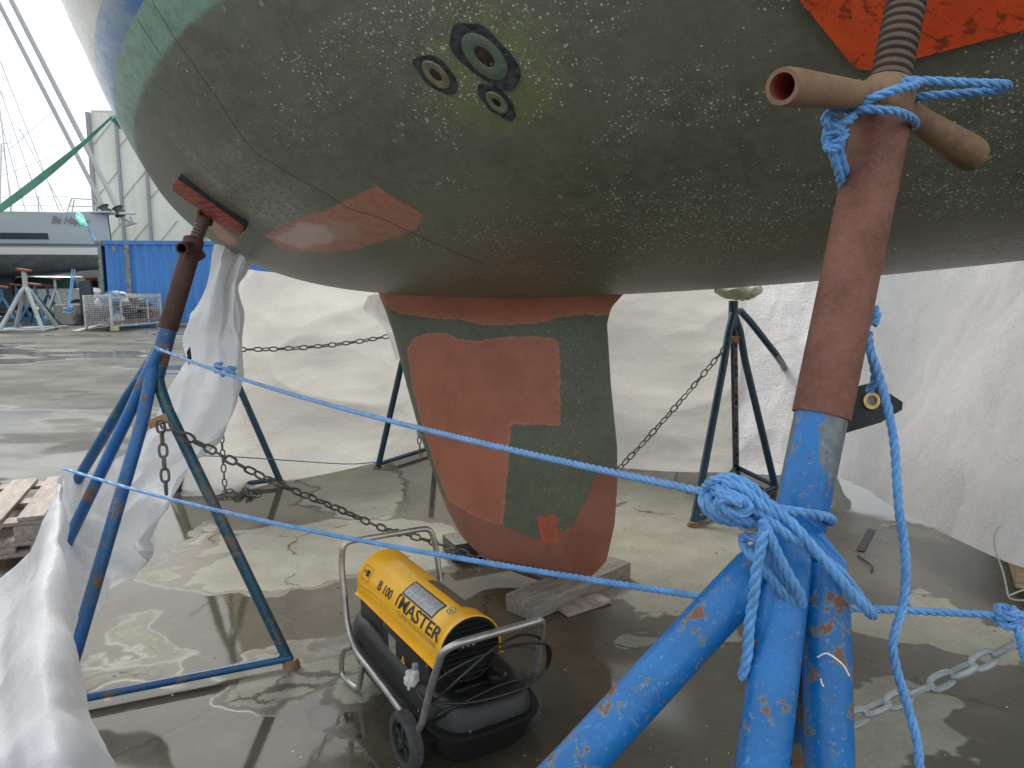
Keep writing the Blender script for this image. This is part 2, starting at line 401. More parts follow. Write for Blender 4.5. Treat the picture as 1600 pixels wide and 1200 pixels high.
    m.bump((n2 * .25 + n3 * .15) * (1.0 - pool * .97) + rip * pool * .06, .30, .01)
    m.T.links.new((pool * .2 + .38 - farmask * (1.0 - pool) * .30).o, m.b.inputs['Specular IOR Level'])
    return m.m
DRY = []
def dryblob(px, py, rx, ry, rt=0): g = G(px, py); DRY.append((g.x, g.y, rx, ry, rt))
dryblob(520, 860, .80, .55, 20); dryblob(560, 760, .34, .75, 15); dryblob(470, 1050, .17, .16); dryblob(300, 835, .05, .2); dryblob(205, 1000, .16, .055, -40)
dryblob(165, 1065, .20, .07, 10); dryblob(1040, 860, .60, .95, 0); dryblob(1000, 760, .35, .8, 20); dryblob(1100, 960, .36, .24, 40); dryblob(1470, 835, .30, .12, -20)
dryblob(1520, 985, .60, .22, -12); dryblob(1400, 1130, .28, .16, 20); dryblob(560, 1090, .15, .14, 0); dryblob(990, 1010, .10, .08, 20); dryblob(1290, 830, .05, .07)
M['concrete'] = concrete()
def wood(name, a, b, rough=.8, ax=(1, 1, 1), wet=0):
    m = Mat(name, rough, 0, .35); g = m.noise(7, 5, .6, m.scale(ax), .8); n = m.noise(3, 4)
    m.color(m.mix((g * .75 + n * .25).step(.38, .62), a, b)); m.bump(g, .5, .004); return m.m
M['timber'] = wood('weathered_grey_timber', (.30, .27, .225), (.19, .165, .135), .8, (1.2, 9, 9))
M['timber_dark'] = wood('wet_dark_timber', (.10, .092, .08), (.05, .045, .04), .45, (1.2, 9, 9))
M['pallet'] = wood('pallet_wood', (.40, .335, .29), (.26, .21, .18), .6, (8, 1.2, 8))
M['pallet_new'] = wood('fresh_pallet_wood', (.50, .37, .24), (.36, .25, .16), .7, (1, 8, 8))
M['grey_alu'] = simple('pale_galvanised_pipe', (.42, .43, .42), .5, .3, .2, 5)

# ================================================================== GROUND
g = MB(); st = 40
def slab(x0, x1, y0, y1, z): g.add([(x0, y0, z), (x1, y0, z), (x1, y1, z), (x0, y1, z)], [(0, 1, 2, 3)])
slab(-400, 400, -30, 600, 0)
tag(g.build('ground', M['concrete']), 'wet concrete boatyard ground with dry patches and puddles', 'ground', kind='structure')

# ================================================================== THE SAILBOAT OVERHEAD
TH = 29.413; HP = dict(z0=1.475, sm=-.265, Ab=1.778, Hb=.51, pb=1.814, qb=3.593, rb=.101, As=5.162, Hs=1.176, qs=1.531, B=2.008, H=1.8, pB=2.166, qB=2.167, fl=.005, m=1.608, n=2.105)
BO = Vector((-.257, 3.996, 0)); BR = R(180 - TH)        # boat frame: x to the bow, y to the near side
BU = Vector((math.cos(BR), math.sin(BR), 0)); BV = Vector((-math.sin(BR), math.cos(BR), 0))
def to_boat(p): q = Vector(p) - BO; return Vector((q.dot(BU), q.dot(BV), q.z))
def to_world(p): return BO + BU * p[0] + BV * p[1] + Vector((0, 0, p[2]))
def hull_grid(nu, nv):
    d = HP; U = np.linspace(0, 1, nu) ** 1.7; PH = np.linspace(0, 2 * np.pi, nv, endpoint=False); h = U * 2.1
    Q = lambda H, p, q: (1 - (1 - np.clip(h / H, 0, 1)) ** p) ** (1 / q)
    sb = d['Ab'] * Q(d['Hb'], d['pb'], d['qb']) + d['rb'] * h + .25 * np.clip(h - 1.0, 0, 9); ss = d['As'] * Q(d['Hs'], 2, d['qs']); b = d['B'] * Q(d['H'], d['pB'], d['qB']) + d['fl'] * h
    c = np.cos(PH); s_ = np.sin(PH); cc = np.sign(c) * np.abs(c) ** (2 / d['m']); sn = np.sign(s_) * np.abs(s_) ** (2 / d['n']); sn = np.where(c > 0, sn, np.sign(s_) * np.abs(s_) ** (2 / 2.4))
    S = np.where(cc > 0, sb[:, None], ss[:, None]) * cc + d['sm']; T = b[:, None] * sn; Z = d['z0'] + h[:, None] + 0 * S
    return np.stack([S, T, Z], -1)
boat = empty('sailboat', tuple(BO), BR, 'large sailboat hull overhead in olive green antifouling with a red patched keel', 'sailboat')
HG = hull_grid(150, 620)
mb = MB(); mb.grid([[tuple(q) for q in r] for r in HG], True); HULL_BVH = BVHTree.FromPolygons([Vector(v) for v in mb.v], mb.f)
def hull_hit(px, py):
    """point (boat frame) and outward normal of the hull seen at a pixel"""
    o = to_boat(C0); d = to_boat(C0 + ray(px, py)) - o; h = HULL_BVH.ray_cast(o, d.normalized())
    n = h[1]; n = -n if n.dot(d) > 0 else n; return h[0], n
def hull_at(s, t):
    h = HULL_BVH.ray_cast(Vector((s, t, 0)), Vector((0, 0, 1))); n = h[1]; n = -n if n.z > 0 else n; return h[0], n
def hpoly(pix): return [tuple(hull_hit(*p)[0][:2]) for p in pix]

def hull_paint():
    m = Mat('olive_antifouling', .5, 0, .5); x, y, z = m.xyz()
    n1 = m.noise(3.0, 6, .62); n2 = m.noise(22, 6, .68); n3 = m.noise(150, 3, .65); st = m.noise(7, 5, .6, m.scale((.6, 3, 3)), .5); fine = m.noise(60, 4, .65)
    base = m.mix(n1.step(.3, .7), (.168, .176, .130), (.125, .131, .095)); base = m.mix(n2.step(.38, .68) * .75, base, (.205, .21, .165))
    base = m.mix(st.step(.5, .72) * .35, base, (.23, .222, .17)); base = m.mix(n3.step(.5, .78) * .5, base, (.27, .26, .20))
    # brown cast low down towards the keel
    brown = (z * -1.0 + 1.78 + (n1 - .5) * .35).step(0, .16) * (x * -1.0 - .35).step(0, .6); base = m.mix(brown * .35, base, (.22, .17, .12))
    # scuffed grey areas
    gr = m.noise(2.2, 6, .7, m.vec(x + 3.0, y, z)); q = (1.0 - ((x + .02).pow(2.0) + (y - 1.22).pow(2.0)).pow(.5) / .42)
    scuff = (q * .6 + (gr - .5) * 1.1).step(.12, .5) * (fine * .6 + n3 * .4).step(.42, .56)
    base = m.mix(scuff * .7, base, (.42, .42, .38))
    gs = (gr.step(.60, .68)) * fine.step(.5, .6); base = m.mix(gs * .35, base, (.34, .35, .31))
    # worn green band under the boot stripe
    W = z + x * .20 + (n1 - .5) * .015; wb = z + x * .20 + (n2 - .5) * .03 + (st - .5) * .03
    gb = wb.step(2.262, 2.285); grn = m.mix(n2.step(.4, .7), (.26, .44, .35), (.20, .28, .21))
    base = m.mix(gb * .9, base, grn)
    # green smear round the through hulls
    sx, sy = hull_hit(775, 125)[0][:2]; g2 = (1.0 - (((x - sx) / .27).pow(2.0) + ((y - sy) / .16).pow(2.0)).pow(.5) + (n2 - .5) * 1.3 + (n1 - .5)).step(.1, .5)
    base = m.mix(g2 * .55, base, (.21, .25, .10))
    # bare primer patches brushed on
    bru = m.noise(9, 4, .65, m.scale((1, 5, 1))); wx = x + (fine - .5) * .015 + (bru - .5) * .07; wy = y + (fine - .5) * .015 + (bru - .5) * .03 
    def patch(pix, col, soft, cur, j=0): 
        q = m.poly(wx, wy, hpoly(pix)); return m.mix((q + (n2 - .5) * j).step(-soft, soft), cur, col)
    pink = m.mix(n2.step(.35, .7), (.54, .235, .16), (.46, .185, .12))
    base = patch([(586, 288), (664, 337), (652, 356), (575, 384), (495, 362), (512, 328)], pink, .006, base)
    base = patch([(520, 325), (600, 365), (560, 388), (500, 394), (440, 389), (414, 368), (465, 340)], pink, .008, base, .03)
    base = patch([(470, 348), (508, 352), (530, 372), (470, 388), (425, 372)], (.66, .46, .42), .014, base, .05)
    base = patch([(506, 340), (560, 350), (560, 375), (520, 372)], (.54, .29, .21), .02, base, .05)
    base = patch([(318, 342), (330, 340), (372, 378), (362, 386), (340, 370)], (.52, .25, .16), .012, base, .02)
    # scars: little round white barnacle rings and flecks
    patchy = (m.noise(1.7, 3, .6) * .55 + m.noise(6, 3) * .45)
    lowx = (x * -1.0).step(-.3, 1.4)
    jv = m.vec(x + (fine - .5) * .016, y + (n3 - .5) * .010, z + (n2 - .5) * .03)
    clump = m.noise(3.4, 4, .7, m.vec(x * .7 + 2.0, y, z * 2.0)).step(.42, .66)
    v, c = m.voro(40, jv); dens = (patchy * .55 + lowx * .32) * (clump * .75 + .38)
    r_ = c[1] * c[1] * .13 + .05; on = (c[0] - (1.0 - dens.step(.18, .62) * .85)).step(0, .02)
    ring = ((v - r_).abs().step(.042, .018)).max(v.step(.06, .03) * c[2].step(.4, .45)) * on * fine.step(.36, .46)
    base = m.mix(ring * .95, base, (.86, .84, .74))
    v, c = m.voro(82, jv); on = (c[0] - (1.0 - dens.step(.18, .56) * .70)).step(0, .02)
    dot = v.step(.26, .14) * on; base = m.mix(dot * .95, base, (.84, .82, .74))
    v, c = m.voro(170, m.scale((1, 1, 1))); on = (c[0] - (1.0 - dens.step(.18, .6) * .5)).step(0, .02); base = m.mix(v.step(.28, .16) * on * .8, base, (.72, .70, .62))
    run = m.noise(5, 5, .7, m.scale((3.5, .5, .5)), .6).step(.60, .70); base = m.mix(run * .25, base, (.075, .075, .05))
    v, c = m.voro(14, m.vec(x + 8.0, y, z)); dot = (v + (fine - .5) * .35).step(.13, .08) * (c[0] - .86).step(0, .02); base = m.mix(dot * .6, base, (.42, .41, .28))
    # boot stripe and topsides
    blue = m.mix((n1 * .5 + st * .5).step(.42, .6), (.055, .17, .40), (.21, .29, .38))
    k = m.mix(W.step(2.388, 2.392), base, blue)
    top = m.mix((n1 * .6 + st * .4).step(.42, .62), (.53, .50, .44), (.42, .39, .33))
    W2 = z + x * .2; k = m.mix(W2.step(2.503, 2.508), k, top); m.color(k)
    m.rough(.27 + n2 * .28 - W.step(2.38, 2.4) * .15)
    m.bump(n2 * .3 + n3 * .5 + fine * .4, .30, .0025); return m.m
M['hull'] = hull_paint()
mb.build('hull', M['hull'], boat, angle=60)
dk = MB(); dk.add([tuple(q) for q in HG[-1]], [tuple(range(HG.shape[1]))]); dk.build('deck', simple('white_deck', (.6, .6, .58), .5), boat, False)

def hull_strip(name, pix, width, mat, lift=.0012):
    pts = [hull_hit(*p) for p in pix]; line = catmull([p[0] for p in pts], 60); b = MB(); vs = []
    for i, q in enumerate(line):
        h = HULL_BVH.find_nearest(Vector(q)); n = h[1]; n = -n if n.z > 0 else n
        t = (Vector(line[min(i + 1, 59)]) - Vector(line[max(i - 1, 0)])).normalized(); sd_ = n.cross(t).normalized(); p = h[0] + n * lift
        ww = width * (.6 + .5 * abs(math.sin(i * 1.3))); vs.append([p - sd_ * ww - n * lift, p, p + sd_ * ww - n * lift])
    b.grid(vs); return b.build(name, mat, boat)
M['crack'] = simple('dark_hairline', (.035, .038, .03), .8)
M['scratch'] = simple('pale_scratch', (.42, .42, .37), .7)
hull_strip('seam_crack', [(232, -10), (262, 42), (330, 140), (390, 228), (430, 258), (500, 297), (545, 325), (600, 343), (680, 380), (760, 413)], .0009, M['crack'])
hull_strip('scratch', [(400, 335), (440, 362), (500, 385), (550, 408), (625, 434)], .0010, M['scratch'])
hull_strip('scratch', [(215, 30), (252, 86)], .0010, M['crack'])

def through_hull(pix, R1, R2, R3, col, seed):
    p, n = hull_hit(*pix); mj = (hull_hit(pix[0] + 25, pix[1] + 25)[0] - p).normalized(); mn = n.cross(mj).normalized(); first = len(bpy.data.objects)
    before = set(bpy.data.objects)
    _through_hull(p, n, R1, R2, R3, col, seed)
    for o in set(bpy.data.objects) - before:
        for v in o.data.vertices: q = v.co - p; v.co = p + q - mn * q.dot(mn) * .30 + mj * q.dot(mj) * .12
def _through_hull(p, n, R1, R2, R3, col, seed):
    M_r = simple('dark_bedding_sealant', (.045, .052, .058), .6, 0, .65, 60, .8)
    a = MB(); a.disc(p - n * .006, n, R1, R2 * .97, 72, .10, .0085, seed); o = a.build('sealant_ring', M_r, boat)
    f = MB(); rows = []; t1 = n.orthogonal().normalized(); t2 = n.cross(t1)
    for q, hh in ((R2, -.004), (R2, .004), (R2 * .93, .0065), (R3 * 1.35, .0075), (R3 * 1.1, .006), (R3, .002), (R3 * .92, -.03)):
        rows.append([p + n * hh + (t1 * math.cos(u) + t2 * math.sin(u)) * q for u in np.linspace(0, 2 * math.pi, 48, endpoint=False)])
    f.grid(rows, True); fo = f.build('flange', col, boat)
    h = MB(); h.disc(p + n * .0035, n, R3 * 1.05, 0, 36, .22, 0, seed + 3); ho = h.build('hole', M['hole'], boat)
def bronze(name, a, b):
    m = Mat(name, .5, .1, .5); n = m.noise(40, 4); n2 = m.noise(120, 3); k = m.mix(n.step(.35, .65), a, b); k = m.mix(n2.step(.62, .7) * .7, k, (.45, .5, .42)); m.color(k); m.bump(n2, .4, .002); return m.m
def holem():
    m = Mat('dirty_hole', .3); n = m.noise(90, 4); k = m.mix(n.step(.45, .6), (.010, .009, .008), (.09, .022, .018)); k = m.mix(n.step(.66, .7), k, (.45, .38, .34)); m.color(k); return m.m
M['hole'] = holem()
through_hull((758, 88), .092, .064, .027, bronze('green_bronze', (.15, .155, .105), (.12, .185, .13)), 1)
through_hull((682, 116), .060, .041, .017, bronze('brown_bronze', (.26, .22, .13), (.17, .155, .10)), 2)
through_hull((777, 159), .053, .033, .0125, bronze('pale_green_bronze', (.16, .21, .145), (.18, .18, .12)), 3)

# keel: foil sections between a leading and a trailing edge traced in the keel's own plane
def keel_sz(px, py, t=0.0):
    o = to_boat(C0); d = to_boat(C0 + ray(px, py)) - o; k = (t - o.y) / d.y; q = o + d * k; return (q.x, q.z)
def in_poly(X_, Z_, pts):
    ins = np.zeros(X_.shape, bool); j = len(pts) - 1
    for i in range(len(pts)):
        xi, zi = pts[i]; xj, zj = pts[j]; c = ((zi > Z_) != (zj > Z_)) & (X_ < (xj - xi) * (Z_ - zi) / (zj - zi + 1e-12) + xi); ins ^= c; j = i
    return ins
le = [keel_sz(*p) for p in [(596, 462), (603, 480), (618, 525), (637, 600), (662, 690), (698, 790), (722, 835), (758, 871), (818, 899), (868, 911)]]
te = [keel_sz(*p) for p in [(978, 455), (955, 480), (948, 505), (954, 600), (964, 700), (964, 760), (960, 820), (947, 878), (922, 903), (890, 912)]]
le.sort(key=lambda q: q[1]); te.sort(key=lambda q: q[1]); lz = np.array([q[1] for q in le]); ls = np.array([q[0] for q in le]); tz = np.array([q[1] for q in te]); ts = np.array([q[0] for q in te])
zb = min(lz[0], tz[0]) ; NZ, NX = 420, 330
zz = np.r_[np.linspace(zb, 1.56, NZ)]
sl = np.interp(zz, lz, ls); stt = np.interp(zz, tz, ts); ker = np.hanning(21); ker /= ker.sum()
sm_ = lambda a: np.convolve(np.pad(a, 10, 'edge'), ker, 'valid'); sl = sm_(sl); stt = sm_(stt)
KB = keel_sz(885, 912)
u = (1 - np.cos(np.linspace(0, np.pi, NX))) / 2        # chord, 0 at the leading edge
half = .085 * (2.6 * np.sqrt(u) * (1 - u) ** .9 + .06 * (1 - u) * 0)
th = np.clip((zz - zb) / .10, 0, 1) ** .5; flare = 1 + 1.1 * np.clip((zz - 1.33) / .2, 0, 1) ** 2
S = sl[:, None] + (stt - sl)[:, None] * u[None]; Tn = half[None] * (th * flare * (.85 + .15 * (zz - zb)))[:, None] + .004; Tn[:, 0] = 0; Tn[:, -1] = 0
Z = np.repeat(zz[:, None], NX, 1)
near = np.stack([S, Tn, Z], -1); farr = np.stack([S, -Tn, Z], -1)[:, ::-1][:, 1:-1]
ring = np.concatenate([near, farr], 1); kb = MB()
kb.grid([[tuple(q) for q in r] for r in ring], True); kb.f.append(tuple(range(ring.shape[1]))[::-1]); kb.m.append(0)
def kp(pix): return [keel_sz(px, py, .07) for px, py in pix]
from mathutils.noise import noise as pnoise
XX = ring[..., 0].copy(); ZZ = ring[..., 2].copy()
jx = np.array([[pnoise(Vector((a * 22, b * 22, 1.3))) * .009 + pnoise(Vector((a * 75, b * 75, 4.3))) * .006 for a, b in zip(ra, rb)] for ra, rb in zip(XX, ZZ)])
XJ = XX + jx; ZJ = ZZ + jx[::-1][:, ::-1] * .3 + jx * .8
red = in_poly(XJ, ZJ, kp([(634, 548), (648, 528), (672, 520), (705, 519), (716, 529), (745, 532), (800, 524), (852, 528), (871, 532), (873, 667), (843, 663), (800, 662), (797, 690), (796, 730), (790, 790), (789, 822), (757, 812), (722, 795), (698, 784), (683, 750), (655, 660), (640, 600)]))
band = in_poly(XJ, ZJ, kp([(690, 778), (722, 795), (760, 813), (790, 822), (815, 833), (842, 842), (868, 836), (890, 824), (905, 800), (918, 765), (928, 742), (985, 735), (990, 930), (600, 930), (650, 780)]))
topb = in_poly(XJ, ZJ, kp([(560, 440), (604, 478), (625, 490), (660, 494), (690, 498), (735, 500), (762, 508), (800, 508), (845, 503), (870, 496), (905, 492), (955, 494), (1010, 494), (1000, 430)]))
sq = in_poly(XJ, ZJ, kp([(839, 805), (866, 803), (873, 842), (868, 849), (850, 850), (845, 846)]))
cls = np.zeros(XX.shape); cls[topb] = .75; cls[band] = .5; cls[red] = .25; cls[sq] = 1.0
def keel_paint():
    m = Mat('keel_paint', .42, 0, .5); at = m.T.nodes.new('ShaderNodeAttribute'); at.attribute_name = 'coat'
    sp = m.T.nodes.new('ShaderNodeSeparateColor'); m.T.links.new(at.outputs['Color'], sp.inputs[0]); A, B_, C_ = [X(m.T, o) for o in sp.outputs]
    n1 = m.noise(4, 5, .6); n2 = m.noise(35, 5, .65); n3 = m.noise(150, 3); edge_ = m.noise(48, 5, .75, m.scale((1, 1, 1.6))); rawA, rawB = A, B_
    A = (A + (edge_ - .5) * .9).step(.40, .58); B_ = (B_ + (edge_ - .5) * .9).step(.40, .58); C_ = (C_ + (edge_ - .5) * .5).step(.42, .56)
    st = m.noise(5, 5, .65, m.scale((1, 1, .8)), .8)
    g_ = m.mix(n1.step(.3, .7), (.125, .137, .092), (.090, .100, .064)); g_ = m.mix(n3.step(.5, .8) * .4, g_, (.20, .21, .16))
    x, y, z = m.xyz(); v, c = m.voro(85); on = (c[0] - (1.0 - (m.noise(3.2, 3) * .8 + ((x + .62).abs().step(.2, .03)) * .35).step(.45, .9) * .5)).step(0, .02)
    g_ = m.mix(v.step(.22, .12) * on, g_, (.62, .62, .52))
    r_ = m.mix((n1 * .6 + st * .4).step(.36, .64), (.45, .160, .095), (.36, .122, .072)); r_ = m.mix(n2.step(.55, .75) * .4, r_, (.56, .25, .18))
    b_ = m.mix((n1 * .5 + st * .5).step(.4, .62), (.32, .13, .083), (.235, .095, .062)); b_ = m.mix(n2.step(.5, .75) * .5, b_, (.26, .10, .065))
    scf = m.noise(7, 5, .7, m.scale((1, 1, 2.2)), 1.0).step(.56, .68); r_ = m.mix(scf * .35, r_, (.30, .115, .08)); rim = rawA.step(.98, .55) * rawA.step(.2, .5) * n2.step(.4, .6); r_ = m.mix(rim * .5, r_, (.56, .28, .21)); g_ = m.mix(n2.step(.4, .7) * .4, g_, (.17, .175, .125))
    k = m.mix(A, g_, r_); k = m.mix(B_, k, b_); k = m.mix(C_, k, m.mix(n2.step(.4, .7), (.44, .12, .06), (.33, .09, .05))); m.color(k); m.rough(.36 + n2 * .2)
    m.bump(n2 * .4 + n3 * .4 + A * .5, .25, .003); return m.m
ko = kb.build('keel', keel_paint(), boat, angle=50)
ca = ko.data.color_attributes.new('coat', 'FLOAT_COLOR', 'POINT'); buf = np.zeros((XX.size, 4), np.float32); buf[:, 3] = 1
def soft(mask, n):
    a = mask.astype(float); k = np.ones(n) / n
    for ax in (0, 1): a = np.apply_along_axis(lambda v: np.convolve(np.pad(v, n // 2, 'edge'), k, 'valid'), ax, a)
    return a.ravel()
buf[:, 0] = soft((cls == .25) | (cls == .75), 9); buf[:, 1] = soft(cls == .5, 9); buf[:, 2] = soft(cls == 1.0, 5); ca.data.foreach_set('color', buf.ravel())

# ================================================================== BOAT STANDS
STANDS = 'adjustable boat stands holding up the hull'
def bent(a, b, c, n=7):
    """leg path: starts along a->b then runs straight to c"""
    a, b, c = Vector(a), Vector(b), Vector(c); e = b + (c - b).normalized() * (b - a).length * 1.0
    pts = [a, a.lerp(b, .5)] + [(a.lerp(b, .5) * (1 - t) ** 2 + b * 2 * t * (1 - t) + e * t * t) for t in np.linspace(.15, 1, n)]
    return pts + [c]
def pole_frame(p, d):
    z = Vector(d).normalized(); x = z.cross(Vector((0, 1, 0))).normalized(); y = z.cross(x); return Matrix((x, y, z)).transposed()
def threaded(mb, a, b, r, pitch, n=20):
    a, b = Vector(a), Vector(b); L_ = (b - a).length; k = int(L_ / pitch); pts = []; rs = []
    for i in range(k):
        for f, q in ((0, .83), (.22, .975), (.45, 1.0), (.70, .97), (.90, .84)):
            pts.append(a.lerp(b, (i + f) / k)); rs.append(r * q)
    mb.tube(pts, rs, n)

def board_on_hull(name, mat, s0, s1, t0, t1, off, thick, parent, jit=0, poly=None):
    """a board lying against the hull between boat coordinates, off metres below its skin"""
    b = MB(); n = 12; rows = []
    c0, nn = hull_at((s0 + s1) / 2, (t0 + t1) / 2)
    def pt(i, j, k):
        s_ = s0 + (s1 - s0) * i / n; t_ = t0 + (t1 - t0) * j / n; q, m_ = hull_at(s_, t_)
        # flat board: use the tangent plane at its middle
        z = c0.z - ((s_ - c0.x) * nn.x + (t_ - c0.y) * nn.y) / nn.z
        return to_world(Vector((s_, t_, z)) + nn * (off + thick * k))
    top = [[pt(i, j, 0) for j in range(n + 1)] for i in range(n + 1)]; bot = [[pt(i, j, 1) for j in range(n + 1)] for i in range(n + 1)]
    b.grid(top); b.grid([r[::-1] for r in bot])
    for A, B_ in ((top[0], bot[0]), (bot[-1], top[-1]), ([r[0] for r in bot], [r[0] for r in top]), ([r[-1] for r in top], [r[-1] for r in bot])): b.grid([A, B_])
    return b

# ---- the near stand at the right
A_ = P(1283, 650, 1.07); B_ = P(1379, 183, 1.11); ax = (B_ - A_).normalized()
org = Vector((.4, 1.0, 0))
st1 = empty('boat_stand', (0, 0, 0), 0, 'bright blue boat stand in the foreground with red brown sleeve and knotted rope', 'boat stand', STANDS)
low = A_ - ax * .30
b = MB(); b.tube([low, A_ - ax * .14, A_ + ax * .05], .0355, 40); b.build('column', M['blue'], st1)
b = MB(); b.tube([A_, A_ + ax * .003, B_ - ax * .003, B_], [.0385, .0392, .0392, .0385], 48, hollow=.003); b.build('sleeve', M['sleeve'], st1)
hw = to_world(HULL_BVH.ray_cast(to_boat(B_), (to_boat(B_ + ax) - to_boat(B_)).normalized())[0])
b = MB(); threaded(b, B_ - ax * .01, hw - ax * .03, .0285, .0128, 36); b.build('screw', M['thread'], st1)
N_ = B_ + ax * .028
b = MB(); b.tube([B_ + ax * .002, B_ + ax * .008, B_ + ax * .045, B_ + ax * .052], [.036, .039, .037, .033], 40); nut = b.build('nut', M['rust'], st1)
for tip, tr, k in ((P(1222, 135, .90), (.0215, .0235), .0055), (P(1522, 244, 1.20), (.0250, .0275), .0055)):
    b = MB(); d_ = (tip - N_); b.tube([N_ + d_ * .05, N_ + d_ * .4, N_ + d_ * .9, N_ + d_ * .97, tip], [.0185, .0195, tr[1] * .97, tr[1] * .96, tr[1] * .90], 32, hollow=k); b.build('handle', M['rust'], nut)
b = MB(); d_ = (P(1222, 135, .90) - N_); b.tube([N_ + d_ * .55, N_ + d_ * .975], .0168, 28, hollow=.0015); b.tube([N_ + d_ * .55, N_ + d_ * .56], .0165, 24); b.build('bore', M['pink_in'], nut)
# orange board between the screw and the hull: its near corner shows at the top of the picture
cor = hull_hit(1342, 104)[0]; e1 = hull_hit(1252, -6)[0] - cor; e2 = hull_hit(1600, 36)[0] - cor
n0 = hull_hit(1420, 40)[1]; e1 = e1 - n0 * e1.dot(n0) * .0; bq = MB(); off = .012
pts2 = [cor, cor + e2 * 1.15, cor + e2 * 1.15 + e1 * 2.2, cor + e1 * 2.2]
# rounded near corner
loop = []
for q in [(.0, .12), (.02, .04), (.09, .0), (1.2, .0), (1.2, 2.3), (0, 2.3)]: loop.append(cor + e2 * q[0] + e1 * q[1])
def lift(q, k):
    h = HULL_BVH.find_nearest(q); n = h[1]; n = -n if n.z > 0 else n; return to_world(q + n0 * 0 + n * (k))
inner = [cor + e2 * .6 + e1 * 1.1]
rows_t = []; 
for k in (.004, .026):
    rr = []
    for f in np.linspace(1, 0.02, 12):
        rr.append([lift(inner[0] + (p - inner[0]) * f, k) for p in [loop[i] + (loop[(i + 1) % 6] - loop[i]) * t for i in range(6) for t in np.linspace(0, 1, 12, endpoint=False)]])
    rows_t.append(rr)
bq.grid(rows_t[1], True); bq.grid([rows_t[0][0], rows_t[1][0]], True); bq.build('pad', M['orange'], st1, angle=30)
# legs
apx = A_ - ax * .26
def leg(name, pts, r, mat, parent, foot=True, fm=None):
    b = MB(); b.tube(pts, r, 28); o = b.build(name, mat, parent)
    if foot:
        e = Vector(pts[-1]); b = MB(); b.tube([e + Vector((0, 0, .030)), e + Vector((0, 0, .012)), e], [r * 1.12 if not isinstance(r, list) else .03, (r if not isinstance(r, list) else .027) * 1.5, (r if not isinstance(r, list) else .027) * 1.55], 18); b.build('foot', M['rust'], o)
    return o
def ext_ground(a, b):
    a, b = Vector(a), Vector(b); d = b - a; t = -a.z / d.z; return a + d * t
f1 = ext_ground(P(1165, 925, 1.0), P(895, 1200, .96)); f2 = ext_ground(P(1215, 880, 1.0), P(1190, 1200, .93)); f3 = ext_ground(P(1287, 860, 1.02), P(1296, 1200, .97)); 
leg('leg', [apx + ax * .03, P(1205, 868, 1.035), P(1180, 893, 1.01), P(1140, 935, 1.0), P(895, 1200, .96), f1], .0305, M['blue'], st1)
leg('leg', [apx + ax * .02, P(1228, 880, .995), P(1222, 940, .985), P(1190, 1200, .93), f2], .0315, M['blue'], st1)
leg('leg', [apx + ax * .04, P(1272, 830, 1.03), P(1285, 880, 1.02), P(1290, 960, 1.0), P(1296, 1200, .97), f3], .0305, M['blue'], st1)
f4 = ext_ground(P(1250, 900, 1.07), P(1237, 1200, 1.12))
leg('leg', [apx, P(1250, 900, 1.07), P(1245, 1000, 1.09), P(1237, 1200, 1.12), f4], .026, M['blue_dark'], st1)
for a_, c_ in ((f1, f2), (f2, f3), (f3, f4), (f4, f1)):
    b = MB(); b.tube([a_ + Vector((0, 0, .05)), c_ + Vector((0, 0, .05))], .015, 12); b.build('base_bar', M['blue'], st1)
b = MB(); b.box((P(1243, 1000, 1.03)), (.05, .03, .22), Matrix.Rotation(.05, 3, 'Y'), .004); b.build('gusset', M['rust'], st1)
# white paint drips on the right-hand leg
def on_tube(px, py, D): return P(px, py, D)
for dr in ([(1277, 1027), (1290, 1021), (1303, 1027), (1318, 1040), (1327, 1056)], [(1282, 1060), (1284, 1068), (1287, 1073)]):
    b = MB(); q = []
    for (px_, py_) in dr:
        # point on the front of the leg: step back along the view ray to the tube's surface
        Lp, Ld = P(1290, 960, 1.0), (P(1296, 1200, .97) - P(1290, 960, 1.0)).normalized(); rd = ray(px_, py_).normalized()
        w0 = C0 - Lp; u_ = rd - Ld * rd.dot(Ld); v_ = w0 - Ld * w0.dot(Ld); aa = u_.dot(u_); bb = 2 * u_.dot(v_); cc_ = v_.dot(v_) - .0306 ** 2; disc = max(bb * bb - 4 * aa * cc_, 0)
        q.append(C0 + rd * ((-bb - math.sqrt(disc)) / (2 * aa)))
    b.tube(path(q, .002), .0011, 6); b.build('paint_drip', simple('white_paint', (.8, .8, .8), .4), st1)

# ---- the stand at the left under the bow
LA = P(262, 515, 3.1); LB = P(298, 392, 3.12); lax = (LB - LA).normalized()
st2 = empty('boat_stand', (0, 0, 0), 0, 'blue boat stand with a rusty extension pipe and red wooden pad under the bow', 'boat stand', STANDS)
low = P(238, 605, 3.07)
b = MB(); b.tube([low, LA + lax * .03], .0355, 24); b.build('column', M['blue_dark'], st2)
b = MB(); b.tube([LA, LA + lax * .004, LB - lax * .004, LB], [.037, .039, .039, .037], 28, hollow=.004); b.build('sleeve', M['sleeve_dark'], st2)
pc, pn = hull_hit(330, 322); pcw = to_world(pc)
b = MB(); tp = P(322, 335, 3.16); threaded(b, LB - lax * .01, tp, .0275, .0150, 24); b.build('screw', M['thread'], st2)
N_ = LB + lax * .02
b = MB(); b.tube([LB, LB + lax * .01, LB + lax * .05, LB + lax * .056], [.036, .042, .040, .03], 24); nut = b.build('nut', M['sleeve_dark'], st2)
for tip in (P(284, 388, 2.98), P(314, 403, 3.16)):
    b = MB(); b.tube([N_ + (tip - N_) * .1, tip], .023, 24, hollow=.006); b.build('handle', M['sleeve_dark'], nut)
